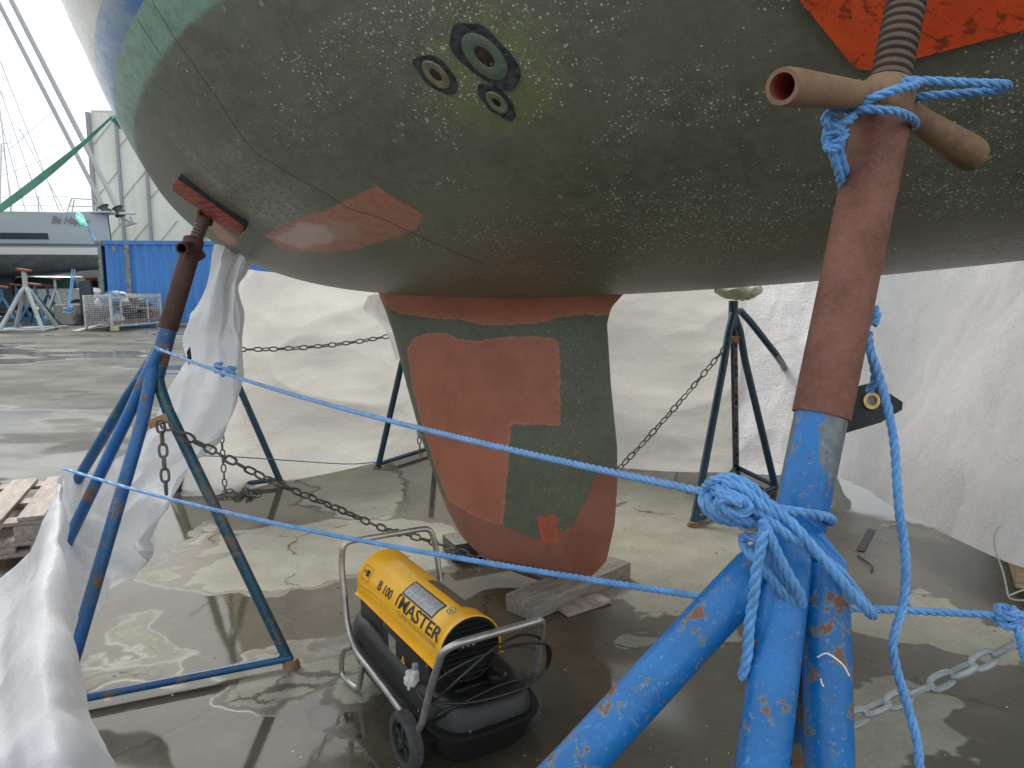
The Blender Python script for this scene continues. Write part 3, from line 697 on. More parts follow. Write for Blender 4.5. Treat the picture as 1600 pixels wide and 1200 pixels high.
def plank_hull(name, mat, pa, pb, width, off0, off1, parent):
    """plank against the hull from pixel pa to pb; width runs along the surface, towards the picture's upper right"""
    a, na = hull_hit(*pa); c, nc = hull_hit(*pb); n = (na + nc).normalized(); t = (c - a).normalized(); s_ = n.cross(t).normalized()
    b = MB(); rows = []
    for i in range(9):
        p = a.lerp(c, i / 8); e = 0.006 if i in (0, 8) else 0
        prof = [(-width / 2 + e, off0), (width / 2 - e, off0), (width / 2 - e, off1 - .004), (width / 2 - .004 - e, off1), (-width / 2 + .004 + e, off1), (-width / 2 + e, off1 - .004)]
        rows.append([to_world(p + s_ * w_ + n * o_) for w_, o_ in prof])
    b.grid(rows, True); b.f.append(tuple(range(6))); b.m.append(0); b.f.append(tuple(range(48, 54))[::-1]); b.m.append(0)
    return b.build(name, mat, parent, angle=25), n, t, s_
rub, n_, t_, s_ = plank_hull('rubber_pad', M['rubber'], (283, 278), (387, 352), .105, -.012, .020, st2)
plank_hull('pad_board', M['redwood'], (282, 279), (385, 353), .10, .020, .048, st2)
cw = to_world(pc + n_ * .048); wn = (to_world(pc + n_) - to_world(pc)).normalized(); wt = (to_world(pc + t_) - to_world(pc)).normalized()
Mx = Matrix((wt, wn.cross(wt), wn)).transposed()
b = MB(); b.box(P(322, 318, 3.14) , (.085, .075, .012), Mx, .003); b.box(P(316, 328, 3.13), (.012, .07, .05), Mx, .002); b.box(P(332, 334, 3.13), (.012, .07, .05), Mx, .002); b.box(P(345, 330, 3.17), (.05, .07, .01), Mx, .002)
b.tube([tp - lax * .04, tp + lax * .035], .034, 20); b.build('swivel_bracket', M['sleeve_dark'], st2)
F1 = G(455, 1040); F2 = G(88, 1113); F3 = G(28, 1003); ap2 = P(236, 600, 3.06)
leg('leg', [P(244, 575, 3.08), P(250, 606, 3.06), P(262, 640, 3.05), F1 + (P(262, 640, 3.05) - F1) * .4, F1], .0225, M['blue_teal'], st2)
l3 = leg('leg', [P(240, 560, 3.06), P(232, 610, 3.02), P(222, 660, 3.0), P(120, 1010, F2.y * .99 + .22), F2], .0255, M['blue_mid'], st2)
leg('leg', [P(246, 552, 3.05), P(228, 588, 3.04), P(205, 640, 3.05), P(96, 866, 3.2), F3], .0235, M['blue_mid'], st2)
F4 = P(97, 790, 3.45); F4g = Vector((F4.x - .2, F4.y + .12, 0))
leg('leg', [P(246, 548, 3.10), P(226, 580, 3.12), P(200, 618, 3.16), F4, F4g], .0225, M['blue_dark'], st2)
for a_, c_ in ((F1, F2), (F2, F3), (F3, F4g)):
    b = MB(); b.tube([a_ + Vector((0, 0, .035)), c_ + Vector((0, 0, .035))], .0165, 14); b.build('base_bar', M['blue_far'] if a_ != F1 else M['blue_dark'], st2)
b = MB(); pA = P(232, 664, 3.0); pB = P(262, 652, 3.03); dd = (pB - pA).normalized(); b.box((pA + pB) / 2, ((pB - pA).length, .006, .04), Matrix((dd, Vector((0, 1, 0)), dd.cross(Vector((0, 1, 0))))).transposed(), .001)
b.build('chain_bracket', M['rust_light'], st2)

# ---- the three far stands
def far_stand(apex, feet, r, mat, label, bars, top=None, bracket=None, drop=0):
    st = empty('boat_stand', (0, 0, 0), 0, label, 'boat stand', STANDS)
    apex = Vector(apex)
    for f in feet:
        f = Vector(f); mid = apex.lerp(f, .14) + (f - apex) * 0 + Vector((0, 0, .05))
        leg('leg', [apex + Vector((0, 0, .0)), mid, apex.lerp(f, .25), f], r, mat, st)
    for i, j in bars:
        b = MB(); b.tube([Vector(feet[i]) + Vector((0, 0, .04)), Vector(feet[j]) + Vector((0, 0, .04))], r * .72, 12); b.build('base_bar', mat, st)
    if top is not None:
        b = MB(); b.tube([apex - Vector((0, 0, .10)), Vector(top)], r * 1.25, 16); b.build('column', mat, st)
    if bracket is not None:
        b = MB(); b.box(Vector(bracket), (.06, .02, .05), None, .003); b.build('chain_bracket', M['rust_light'], st)
    return st
fa, fb, fc = G(1083, 822), G(1150, 737), G(1213, 768); fd = G(1300, 700) 
fd = Vector((2.05, 6.75, 0)); apr = P(1146, 488, 5.3)
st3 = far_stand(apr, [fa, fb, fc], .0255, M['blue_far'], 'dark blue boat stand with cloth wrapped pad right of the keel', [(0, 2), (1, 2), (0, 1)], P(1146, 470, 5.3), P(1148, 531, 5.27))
b = MB(); b.tube([apr + Vector((0, 0, .0)), P(1157, 486, 5.35), P(1172, 502, 5.4), P(1212, 553, 5.55), P(1222, 568, 5.85), P(1231, 584, 6.5), Vector((2.75, 6.9, .0))], .0245, 16); b.build('leg', M['blue_far'], st3)
# cloth-wrapped pad: folded sheeting bunched between stand and hull
b = MB(); rows = []
for i in range(13):
    t = i / 12; cx = 1118 + 72 * t; rr = math.sin(math.pi * min(max(t, .02), .98)) ** .6; row = []
    for k in range(16):
        a = 2 * math.pi * k / 16; q = P(cx, 451 + 3 * math.sin(t * 3), 5.25)
        row.append(q + Vector((0, math.cos(a) * .16 * rr, (math.sin(a)) * .052 * rr - (.01 if math.sin(a) < 0 else 0) + .012 * math.sin(a * 3 + i * 1.3))))
    rows.append(row)
b.grid(rows, True); b.build('wrapped_pad', simple('cream_cloth', (.52, .50, .38), .8, 0, .2, 12, .5), st3)
fl0 = G(440, 757); 
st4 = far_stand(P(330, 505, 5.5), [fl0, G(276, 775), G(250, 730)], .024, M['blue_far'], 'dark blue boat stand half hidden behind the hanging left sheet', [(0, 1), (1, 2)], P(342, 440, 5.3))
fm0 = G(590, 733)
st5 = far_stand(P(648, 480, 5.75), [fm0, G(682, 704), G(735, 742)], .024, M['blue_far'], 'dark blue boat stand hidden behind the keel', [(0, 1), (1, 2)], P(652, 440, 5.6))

# ================================================================== ROPES
def rope(name, label, pieces, r, mat, cat='rope', group=None, knots=()):
    b = MB()
    for pts in pieces: rope_mesh(b, pts, r)
    o = b.build(name, mat, None, origin=tuple(pieces[0][0])); tag(o, label, cat, group); return o
def PP(l): return [P(*q) for q in l]
def knot(c, R_, turns, seed, flat=(1, 1, 1), axis=None):
    """a tangle of turns round a centre"""
    rr = random.Random(seed); pts = []; n = turns * 10
    for i in range(n + 1):
        a = 2 * math.pi * i / 10; e = rr.uniform(-.12, .12)
        v = Vector((math.cos(a) * flat[0], math.sin(a * 1.0 + e) * flat[1], (math.sin(a * .37 + seed) * .75) * flat[2])) * R_ * (1 + e)
        pts.append(Vector(c) + (axis @ v if axis else v))
    return pts
RG = 'blue ropes tying the boat stands'
up_a, up_b = P(243, 543, 3.06), P(1098, 768, 1.06)
rp1 = sag(up_a, up_b, .03, 14)
kn = P(352, 577, 2.62)
kax = Matrix.Rotation(R(-12), 3, 'Y')
rope('rope', 'upper blue rope stretched across the keel from the bow stand to the foreground stand', [rp1,
     PP([(244, 541, 3.03), (250, 549, 3.02), (262, 548, 3.05), (256, 540, 3.12)]),
     knot(P(341, 574, 2.62), .016, 3, 1, (.6, 1, 1)), knot(P(362, 580, 2.58), .016, 3, 2, (.6, 1, 1)), PP([(338, 572, 2.6), (350, 575, 2.57), (365, 584, 2.56), (352, 583, 2.6), (340, 580, 2.6)]), PP([(343, 575, 2.6), (346, 585, 2.6), (350, 588, 2.6)])],
     .0058, M['rope_far'], group=RG)
rope('rope', 'lower blue rope running in front of the heater between the two near stands', [
     sag(P(100, 732, 3.0), P(1090, 931, 1.30), .035, 14) + [P(1165, 938, 1.2), P(1240, 943, 1.18), P(1320, 950, 1.17), P(1420, 954, 1.17), P(1565, 962, 1.17), P(1640, 968, 1.17)],
     knot(P(1571, 963, 1.165), .014, 4, 5, (.7, 1, 1)), knot(P(1583, 966, 1.165), .012, 3, 6, (.7, 1, 1)),
     PP([(1583, 970, 1.16), (1590, 985, 1.15), (1596, 1010, 1.15), (1604, 1040, 1.15)])],
     .0060, M['rope'], group=RG)
# the bundle knotted on the foreground stand
D1 = .985
rope('rope', 'coiled and knotted blue rope bundle on the foreground stand', [
     PP([(1098, 768, 1.03), (1112, 752, .99), (1140, 746, .97), (1170, 757, .96), (1200, 785, .95), (1240, 820, .94), (1290, 878, .93), (1330, 925, .93), (1356, 955, .935), (1364, 962, .95)]),
     PP([(1102, 775, 1.03), (1130, 770, .975), (1165, 785, .955), (1205, 815, .945), (1238, 842, .94), (1275, 865, .95), (1312, 893, .965), (1338, 925, .97), (1362, 958, .955)]),
     PP([(1105, 765, 1.02), (1098, 785, 1.0), (1118, 808, .985), (1150, 815, .975), (1175, 800, .97), (1160, 780, .975), (1130, 778, .98), (1120, 795, .975), (1145, 806, .965)]),
     PP([(1110, 757, 1.0), (1135, 764, .97), (1165, 780, .96), (1185, 800, .96), (1170, 818, .965), (1140, 812, .965), (1112, 795, .98), (1108, 775, 1.0)]),
     PP([(1130, 752, .975), (1160, 762, .955), (1190, 790, .945), (1215, 812, .95), (1195, 822, .96), (1160, 812, .955), (1128, 800, .965)]),
     PP([(1120, 770, .96), (1150, 775, .945), (1172, 792, .94), (1155, 803, .945), (1128, 793, .95), (1132, 778, .945), (1160, 786, .935)]),
     PP([(1185, 800, .95), (1215, 796, .965), (1260, 802, .975), (1292, 808, 1.0), (1300, 815, 1.04), (1280, 812, 1.09), (1230, 800, 1.08), (1205, 795, 1.03), (1195, 800, .97)]),
     PP([(1190, 815, .945), (1200, 850, .95), (1218, 890, .955), (1240, 925, .955), (1252, 945, .955), (1248, 925, .945), (1225, 885, .94), (1206, 845, .935), (1192, 812, .935)]),
     PP([(1160, 842, .985), (1166, 858, .97), (1190, 885, .955), (1220, 922, .955), (1245, 947, .96), (1255, 940, .97)]),
     PP([(1193, 812, .94), (1191, 835, .945), (1180, 840, .965), (1163, 838, .975), (1160, 846, .975)])],
     .0065, M['rope'], group=RG)
rope('rope', 'loose blue rope end hanging down beside the foreground stand legs', [
     PP([(1196, 822, .935), (1190, 850, .935), (1182, 890, .94), (1178, 930, .945), (1171, 975, .95), (1168, 1020, .955), (1160, 1060, .96)])], .0070, M['rope'], group=RG)
# hitch round the nut and handles at the top of the near stand
rope('rope', 'blue rope hitched round the rusty screw handles at the top of the foreground stand', [
     PP([(1330, 178, 1.05), (1345, 170, 1.03), (1378, 172, 1.025), (1405, 176, 1.035), (1426, 186, 1.06), (1428, 196, 1.1), (1405, 190, 1.16), (1350, 178, 1.15), (1325, 178, 1.08)]),
     PP([(1335, 165, 1.04), (1365, 152, 1.02), (1400, 140, 1.02), (1428, 134, 1.04), (1435, 128, 1.06), (1415, 124, 1.12), (1388, 124, 1.12)]),
     PP([(1388, 126, 1.10), (1425, 126, 1.07), (1470, 127, 1.05), (1530, 130, 1.04), (1566, 131, 1.04), (1575, 135, 1.05), (1560, 141, 1.06), (1500, 146, 1.08), (1445, 150, 1.10), (1425, 154, 1.12)]),
     PP([(1338, 168, 1.05), (1310, 172, 1.04), (1292, 180, 1.03), (1290, 192, 1.03), (1305, 198, 1.03), (1322, 190, 1.03), (1335, 178, 1.04), (1318, 168, 1.05), (1298, 174, 1.05), (1294, 188, 1.05), (1310, 192, 1.05)]),
     PP([(1298, 196, 1.04), (1290, 212, 1.04), (1295, 226, 1.04), (1312, 220, 1.03), (1320, 208, 1.03), (1305, 206, 1.03), (1292, 214, 1.04)]),
     PP([(1322, 200, 1.05), (1310, 214, 1.05), (1298, 218, 1.05), (1292, 230, 1.04), (1304, 232, 1.03), (1316, 224, 1.05)]),
     PP([(1299, 200, 1.06), (1300, 232, 1.06), (1308, 262, 1.07), (1316, 290, 1.10), (1324, 318, 1.14)]),
     PP([(1312, 215, 1.06), (1313, 240, 1.07), (1319, 262, 1.08), (1323, 285, 1.11), (1326, 312, 1.15)])], .0062, M['rope'], group=RG)
rope('rope', 'long blue rope dangling down at the right of the foreground stand to the bottom edge', [
     PP([(1366, 480, 1.12), (1370, 495, 1.11), (1364, 508, 1.11)]), PP([(1357, 520, 1.12), (1360, 548, 1.10), (1370, 575, 1.09), (1380, 610, 1.08), (1390, 650, 1.075), (1398, 700, 1.07), (1402, 760, 1.06), (1405, 800, 1.055), (1413, 850, 1.05), (1415, 900, 1.045), (1411, 945, 1.04), (1399, 985, 1.035), (1395, 1015, 1.03), (1405, 1060, 1.02), (1420, 1110, 1.01), (1433, 1160, 1.0), (1438, 1215, .99)]),
     PP([(1358, 540, 1.11), (1366, 575, 1.10), (1366, 595, 1.11), (1357, 612, 1.12)])], .0062, M['rope'], group=RG)
# black strap tab with brass eyelet, on the sheet's corner behind the sleeve
def tab(name, pix, D, eye, label, er=.018):
    b = MB(); q = [P(px, py, D + dd) for px, py, dd in pix]; n = (q[1] - q[0]).cross(q[2] - q[0]).normalized()
    if n.y > 0: n = -n
    b.add([v + n * .003 for v in q] + [v - n * .003 for v in q], [tuple(range(len(q))), tuple(range(len(q), 2 * len(q)))[::-1]] + [(i, (i + 1) % len(q), (i + 1) % len(q) + len(q), i + len(q)) for i in range(len(q))])
    o = b.build(name, M['rubber'], None, False); tag(o, label, 'tarp tab')
    e = P(*eye, D); b = MB(); b.disc(e + n * .003, n, er, er * .62, 28, 0, .004); b.build('eyelet', M['brass'], o)
    b = MB(); b.disc(e + n * .0035, n, er * .66, 0, 24); b.build('hole', M['sheet_right'], o, False)
M['brass'] = simple('tarnished_brass', (.42, .30, .12), .35, .8, .3, 60)
tab('tarp_tab', [(1322, 676, 0), (1340, 604, 0), (1362, 598, 0), (1409, 628, 0), (1408, 640, 0), (1375, 660, 0)], 1.15, (1359, 626), 'black rubber tab with a brass eyelet hung behind the foreground sleeve', .0125)
tab('tarp_tab', [(292, 550, 0), (297, 542, 0), (299, 560, 0), (295, 570, 0)], 3.2, (295, 556), 'small dark tab on the torn edge of the left sheet', .003)

# ================================================================== CHAINS
def chain(label, pts, L_=.055, wr=.0048, mat=None, group='steel chains linking the boat stands'):
    b = MB(); chain_mesh(b, pts, L_, wr); tag(b.build('chain', mat or M['chain'], None, origin=tuple(pts[0])), label, 'chain', group)
chain('short chain end hanging from the rusty bracket of the bow stand', PP([(250, 658, 2.99), (253, 680, 2.97), (256, 720, 2.96), (260, 772, 2.95)]), .062, .0052)
chain('long chain running from the bow stand down past the heater to the keel', PP([(252, 662, 2.98), (275, 672, 2.97), (305, 690, 3.02), (340, 708, 3.08), (420, 750, 3.25), (480, 775, 3.4), (540, 800, 3.6), (600, 826, 3.75), (660, 842, 3.85), (720, 862, 3.72), (770, 880, 3.65), (815, 890, 3.62), (870, 902, 3.58)]), .062, .0052)
chain('thin chain stretched behind the hull above the left back sheet', sag(P(372, 546, 5.0), P(618, 523, 5.6), .03), .062, .0052)
chain('thin chain hanging straight down behind the bow stand near the sheet', PP([(346, 680, 4.6), (348, 710, 4.6), (350, 742, 4.6), (352, 770, 4.55)]), .055, .0045)
chain('pile of chain lying on wet ground behind the bow stand', [G(340, 778) + Vector((0, 0, .012)), G(362, 772) + Vector((0, 0, .03)), G(372, 780) + Vector((0, 0, .015)), G(384, 768) + Vector((0, 0, .03)), G(393, 779) + Vector((0, 0, .015)), G(385, 774) + Vector((0, 0, .04)), G(408, 770) + Vector((0, 0, .015))], .055, .005)
chain('short chain hanging left of the keel in front of the sheet', PP([(652, 645, 5.4), (654, 670, 5.4), (656, 700, 5.4), (658, 712, 5.4)]), .055, .0045)
chain('slanting chain from the right far stand down behind the keel', sag(P(1134, 542, 5.2), P(955, 745, 4.9), .02), .068, .0052)
chain('vertical chain hanging down inside the right far stand', PP([(1149, 535, 5.26), (1150, 600, 5.3), (1150, 680, 5.4), (1151, 725, 5.5)]), .062, .0048)
chain('thick galvanised chain slanting up to the right beside the foreground stand', PP([(1320, 1130, 1.22), (1345, 1118, 1.22), (1390, 1098, 1.22), (1440, 1078, 1.22), (1500, 1050, 1.22), (1560, 1020, 1.22), (1610, 992, 1.22), (1650, 970, 1.22)]), .050, .0052, M['galv'])
b = MB(); b.tube(path([P(278, 712, 4.6), P(350, 713, 4.9), P(430, 718, 5.3), P(540, 725, 5.8), P(590, 722, 6.0)], .1), .004, 6); tag(b.build('cord', M['blue'], None), 'thin dark blue cord low along the left back sheet', 'cord')
b = MB(); rope_mesh(b, PP([(1561, 823, 2.9), (1554, 838, 2.9), (1556, 862, 2.88), (1566, 890, 2.85), (1572, 915, 2.82), (1576, 932, 2.8), (1584, 937, 2.8), (1600, 938, 2.8), (1620, 935, 2.8)]), .0035); rope_mesh(b, PP([(1578, 930, 2.8), (1590, 925, 2.8), (1610, 918, 2.8)]), .0035)
tag(b.build('cord', M['cord'], None, origin=tuple(P(1561, 823, 2.9))), 'off-white cord dangling from the lower corner of the right sheet', 'cord')

# ================================================================== PLASTIC SHEETS
def wr(p, sc, seed): return noise.noise(Vector((p[0] * sc, p[1] * sc, p[2] * sc + seed)))
def crease(p, sc, seed):
    return 1 - abs(noise.noise(Vector((p[0] * sc + seed, p[1] * sc, p[2] * sc)))) * 2
def loft(rows, nu, nv, amp, sc, seed, ridged=.5, stretch=(1, 1, 1), fine=.15):
    """rows of points -> smooth surface, displaced along its normal by folds"""
    R1 = [catmull(r, nv) for r in rows]; A = np.zeros((nu, nv, 3))
    for j in range(nv): A[:, j] = catmull([r[j] for r in R1], nu)
    du = np.gradient(A, axis=0); dv = np.gradient(A, axis=1); N_ = np.cross(du, dv); N_ /= np.linalg.norm(N_, axis=-1, keepdims=True) + 1e-9
    for i in range(nu):
        for j in range(nv):
            p = A[i, j] * np.array(stretch)
            d = wr(p, sc, seed) * (1 - ridged) + (crease(p, sc * 1.3, seed + 5) - .6) * ridged + wr(p, sc * 4, seed + 2) * fine + (crease(p, sc * 5, seed + 8) - .6) * fine * .6
            A[i, j] += N_[i, j] * d * amp
    return [[Vector(q) for q in r] for r in A]
# back sheet, left and centre, hung on the far side of the hull
def wall_rows(base, top, k=7, belly=.12):
    rows = []
    for i in range(k):
        t = i / (k - 1); rows.append([np.array(b_) * (1 - t) + np.array(t_) * t + np.array((0, belly * math.sin(math.pi * t), 0)) for b_, t_ in zip(base, top)])
    return rows
gb = [tuple(G(262, 777)), tuple(G(345, 772)), tuple(G(440, 752)), tuple(G(520, 738)), tuple(G(590, 723)), tuple(G(668, 697)), (-.35, 7.15, 0), (.35, 6.75, 0), tuple(G(970, 729)), tuple(G(1060, 737)), tuple(G(1150, 739))]
gt = [tuple(P(372, 420, 5.3)), tuple(P(390, 421, 5.6)), tuple(P(414, 424, 5.9)), tuple(P(470, 428, 6.2)), tuple(P(590, 425, 6.6)), (-.8, 7.0, 1.75), (-.3, 7.1, 1.9), (.4, 6.8, 2.0), (.95, 6.35, 2.0), (1.5, 6.25, 2.1), (1.95, 6.2, 2.2)]
b = MB(); b.grid(loft(wall_rows(gb, gt), 110, 300, .13, .7, 3.0, .5, (.7, .7, 1.9), .09)); o = b.build('plastic_sheet', M['sheet_back'], None); tag(o, 'cream white sheet hanging behind the keel down to the ground', 'plastic sheet', 'plastic sheets screening the hull')
# right sheet: from behind the far stand forward along the right, its lower edge lifting off the ground
rb = [tuple(G(1148, 738)), tuple(G(1235, 745)), tuple(G(1310, 748)), tuple(P(1345, 760, 5.2)), tuple(P(1385, 783, 4.6)), tuple(P(1440, 815, 4.1)), tuple(P(1500, 845, 3.75)), tuple(P(1560, 872, 3.45)), tuple(P(1598, 886, 3.25))]
rt = [(1.95, 6.2, 2.2), (2.3, 6.0, 2.2), (2.75, 5.7, 2.2), (3.0, 5.3, 2.2), (3.15, 4.9, 2.2), (3.2, 4.5, 2.2), (3.2, 4.1, 2.2), (3.1, 3.6, 2.2), (2.95, 3.1, 2.2)]
rr = wall_rows(rb, rt, 9, .10)
# right border swings with the edge seen at the picture's right side
for i in range(9):
    t = i / 8; rr[i][-1] = rr[i][-1] + np.array((-.05 * math.sin(math.pi * t), 0, 0))
b = MB(); b.grid(loft(rr, 170, 320, .085, 1.3, 11.0, .55, (1.2, 1.2, .6), .16)); o = b.build('plastic_sheet', M['sheet_right'], None); tag(o, 'crinkled bright white sheet at the right, lower edge lifted off the ground', 'plastic sheet', 'plastic sheets screening the hull')
b = MB(); sl_ = catmull([G(1148, 738) + Vector((0, -.03, .62)), P(1220, 640, 5.9), P(1262, 655, 5.75)], 20)
# left sheet: bunched against the hull, swept forward past the bow stand to the bottom corner
rows = [
 [(336, 382, 3.85), (350, 384, 3.72), (366, 392, 3.80), (382, 402, 3.66), (394, 413, 3.78)],
 [(331, 410, 3.82), (345, 412, 3.66), (360, 416, 3.76), (374, 424, 3.62), (385, 434, 3.70)],
 [(324, 440, 3.8), (338, 442, 3.62), (352, 446, 3.74), (366, 450, 3.55), (377, 455, 3.66)],
 [(308, 485, 3.75), (328, 490, 3.6), (348, 494, 3.7), (368, 497, 3.48), (380, 500, 3.58)],
 [(291, 524, 3.7), (320, 532, 3.62), (346, 538, 3.65), (370, 542, 3.42), (382, 545, 3.52)],
 [(296, 566, 3.66), (318, 572, 3.56), (344, 582, 3.6), (366, 590, 3.36), (378, 592, 3.48)],
 [(266, 606, 3.62), (300, 614, 3.54), (332, 630, 3.55), (360, 642, 3.32), (374, 645, 3.42)],
 [(246, 650, 3.58), (276, 662, 3.5), (306, 682, 3.48), (334, 688, 3.3), (346, 690, 3.36)],
 [(215, 700, 3.52), (240, 716, 3.44), (268, 736, 3.4), (290, 734, 3.28), (300, 722, 3.30)],
 [(170, 728, 3.46), (196, 766, 3.36), (222, 800, 3.25), (244, 812, 3.2), (262, 790, 3.22)],
 [(135, 735, 3.42), (152, 800, 3.35), (178, 850, 3.28), (206, 880, 3.2), (226, 856, 3.2)],
 [(108, 734, 3.34), (118, 820, 3.28), (136, 890, 3.2), (156, 930, 3.12), (172, 932, 3.1)],
 [(96, 745, 3.2), (96, 830, 3.14), (98, 900, 3.08), (106, 965, 3.0), (116, 985, 2.98)]]
b = MB(); b.grid(loft([[P(*q) for q in r] for r in rows], 200, 90, .050, 3.2, 21.0, .65, (1.3, 1.3, .4), .10))
rows = [
 [(102, 740, 3.12), (104, 800, 2.95), (106, 880, 2.7), (116, 965, 2.5), (122, 1010, 2.3), (146, 1100, 2.1), (182, 1230, 1.85)],
 [(92, 752, 3.0), (92, 810, 2.8), (92, 880, 2.5), (96, 960, 2.3), (98, 1010, 2.1), (116, 1100, 1.9), (140, 1230, 1.7)],
 [(76, 790, 2.95), (66, 840, 2.75), (60, 900, 2.4), (62, 970, 2.2), (62, 1030, 2.0), (74, 1110, 1.8), (90, 1230, 1.6)],
 [(58, 842, 2.95), (44, 880, 2.8), (34, 925, 2.5), (30, 990, 2.25), (30, 1050, 2.05), (36, 1120, 1.85), (48, 1230, 1.62)],
 [(34, 876, 2.95), (14, 908, 2.8), (6, 950, 2.62), (2, 1010, 2.4), (2, 1070, 2.15), (4, 1140, 1.9), (14, 1230, 1.7)],
 [(0, 912, 2.95), (-20, 940, 2.8), (-30, 990, 2.6), (-34, 1040, 2.35), (-36, 1090, 2.1), (-38, 1150, 1.9), (-40, 1230, 1.7)],
 [(-60, 960, 2.9), (-70, 990, 2.8), (-80, 1030, 2.6), (-86, 1070, 2.35), (-90, 1110, 2.1), (-92, 1160, 1.9), (-95, 1230, 1.7)]]
rows = [[P(*q) for q in r] for r in rows]; rows = [r + [Vector((r[-1].x - .04, r[-1].y - .10, .02))] for r in rows]
b.grid(loft(rows, 130, 170, .045, 2.3, 33.0, .65, (1.1, 1.1, .6), .12))
o = b.build('plastic_sheet', M['sheet_white'], None); tag(o, 'bright white sheet bunched under the bow and swept down to the lower left corner', 'plastic sheet', 'plastic sheets screening the hull')
# scrap of sheet behind the keel's leading edge
rows = [[(576, 463, 5.2), (590, 460, 5.15), (606, 470, 5.1)], [(570, 485, 5.2), (592, 495, 5.1), (616, 505, 5.05)], [(598, 515, 5.2), (612, 525, 5.1), (628, 540, 5.05)], [(618, 560, 5.2), (628, 565, 5.1), (640, 575, 5.05)]]
b = MB(); b.grid(loft([[P(*q) for q in r] for r in rows], 30, 24, .03, 4, 41.0)); tag(b.build('plastic_sheet', M['sheet_back'], None), 'small greyish flap of sheet showing at the front edge of the keel', 'plastic sheet', 'plastic sheets screening the hull')

# ================================================================== KEEL BLOCKS
def beam(name, c, size, rz, mat, label, cat='timber block', rx=0, ry=0):
    b = MB(); b.box((0, 0, 0), size, None, .006)
    # chamfered, slightly worn ends
    vs = []
    for v in b.v:
        q = Vector(v); n_ = noise.noise(q * 9) * .006; vs.append(tuple(q + Vector((n_, n_ * .6, n_ * .5))))
    b.v = vs; o = b.build(name, mat, None, angle=30); o.location = c; o.rotation_euler = (rx, ry, rz); return tag(o, label, cat)
gA, gB = G(826, 966, .0), G(960, 906, .0); dv = gB - gA
beam('timber_block', (gA + gB) / 2 + Vector((-.01, .05, .045)), (dv.length + .10, .18, .085), math.atan2(dv.y, dv.x), M['timber'], 'long weathered grey timber under the keel beside a dark wet patch')
beam('timber_block', G(912, 955) + Vector((.0, .05, .013)), (.27, .11, .022), R(35), M['pallet'], 'thin brown board lying flat under the end of the grey timber', 'board')
beam('timber_block', G(738, 868) + Vector((.03, .05, .055)), (.36, .20, .10), R(25), M['timber_dark'], 'dark wet timber block under the front of the keel behind the heater')

# ================================================================== HEATER
def black_plastic():
    m = Mat('wet_black_plastic', .32, 0, .5); v, c = m.voro(170); drop = v.step(.30, .18) * (c[0] - .55).step(0, .05); n = m.noise(30, 4)
    m.color(m.mix((n.step(.55, .8)) * .25, (.007, .007, .0075), (.045, .045, .043))); m.rough(.38 - drop * .25 + n * .1); m.bump(drop * .8 + m.noise(400, 2) * .15, .5, .0015); return m.m
def yellow():
    m = Mat('yellow_enamel', .3, 0, .5); v, c = m.voro(95); drop = v.step(.26, .16) * (c[0] - .6).step(0, .05); n = m.noise(6, 4)
    g_ = m.noise(18, 5, .65); m.color(m.mix((g_.step(.6, .75)) * .3, m.mix(n.step(.3, .7), (.93, .49, .010), (.88, .43, .008)), (.5, .28, .03))); m.rough(.27 + n * .08 + drop * -.15); m.bump(drop, .35, .0012); return m.m
M['black'] = black_plastic(); M['yellow'] = yellow()
M['chrome'] = rusty('scratched_zinc_tube', (.50, .49, .46), (.36, .35, .33), (.25, .20, .16), .35, 2, .1); M['chrome'].node_tree.nodes['Principled BSDF'].inputs['Metallic'].default_value = .75
M['grill'] = simple('black_grill', (.010, .010, .011), .5); M['tyre'] = simple('grey_rubber_tyre', (.055, .055, .055), .8, 0, .3, 60, .5)
M['hub'] = simple('dark_plastic_hub', (.03, .03, .032), .5); M['ink'] = simple('black_print', (.012, .012, .012), .5); M['ink_grey'] = simple('grey_print', (.30, .20, .06), .5)
M['silver'] = simple('silver_sticker', (.33, .35, .36), .35, .3, .25, 60); M['white_pl'] = simple('white_plastic', (.62, .62, .60), .45); M['cable'] = simple('black_cable', (.014, .014, .014), .35)
M['cream'] = simple('cream_label', (.80, .62, .25), .5); M['brown_pl'] = simple('grey_brown_plate', (.13, .11, .09), .4)
hf = Vector((.53, -.848, 0)).normalized(); hl = Vector((-hf.y, hf.x, 0))
HO = Vector((-.28, 2.677, 0)); HR = math.atan2(hf.y, hf.x)
HS = .955; HO = HO + (hf * .285 - hl * .25) * (1 - HS)
H_ = empty('space_heater', tuple(HO), HR, 'yellow and black portable oil heater on wheels in front of the keel', 'heater')
H_.scale = (HS, HS, HS)
# tank: lower half, seam flange, upper half
cy0 = -.02
b = MB(); b.rrloft([(.068, .40, .145, .025, cy0), (.073, .44, .17, .025, cy0), (.10, .46, .188, .025, cy0), (.185, .48, .198, .025, cy0)], 16, p=5.5); b.rrloft([(.186, .497, .213, .025, cy0), (.200, .497, .213, .025, cy0)], 16, p=5.5)
b.rrloft([(.201, .476, .196, .025, cy0), (.248, .466, .186, .025, cy0), (.272, .450, .170, .02, cy0), (.284, .42, .145, .02, cy0), (.278, .39, .115, .02, cy0), (.276, .10, .02, .02, cy0)], 16, p=5.0); b.build('tank', M['black'], H_, angle=50)
for q in ((.495, -.12), (.495, .04), (.30, -.212), (-.05, -.212), (.05, .178)): b = MB(); b.tube([Vector((q[0], q[1], .186)), Vector((q[0], q[1], .206))], .004, 8); b.build('flange_bolt', M['chrome'], H_)
b = MB(); b.tube([(.385, .045, .262), (.385, .045, .286), (.385, .045, .288), (.385, .045, .302), (.385, .045, .306)], [.030, .030, .036, .036, .030], 14); capo = b.build('filler_cap', M['cable'], H_, angle=20)
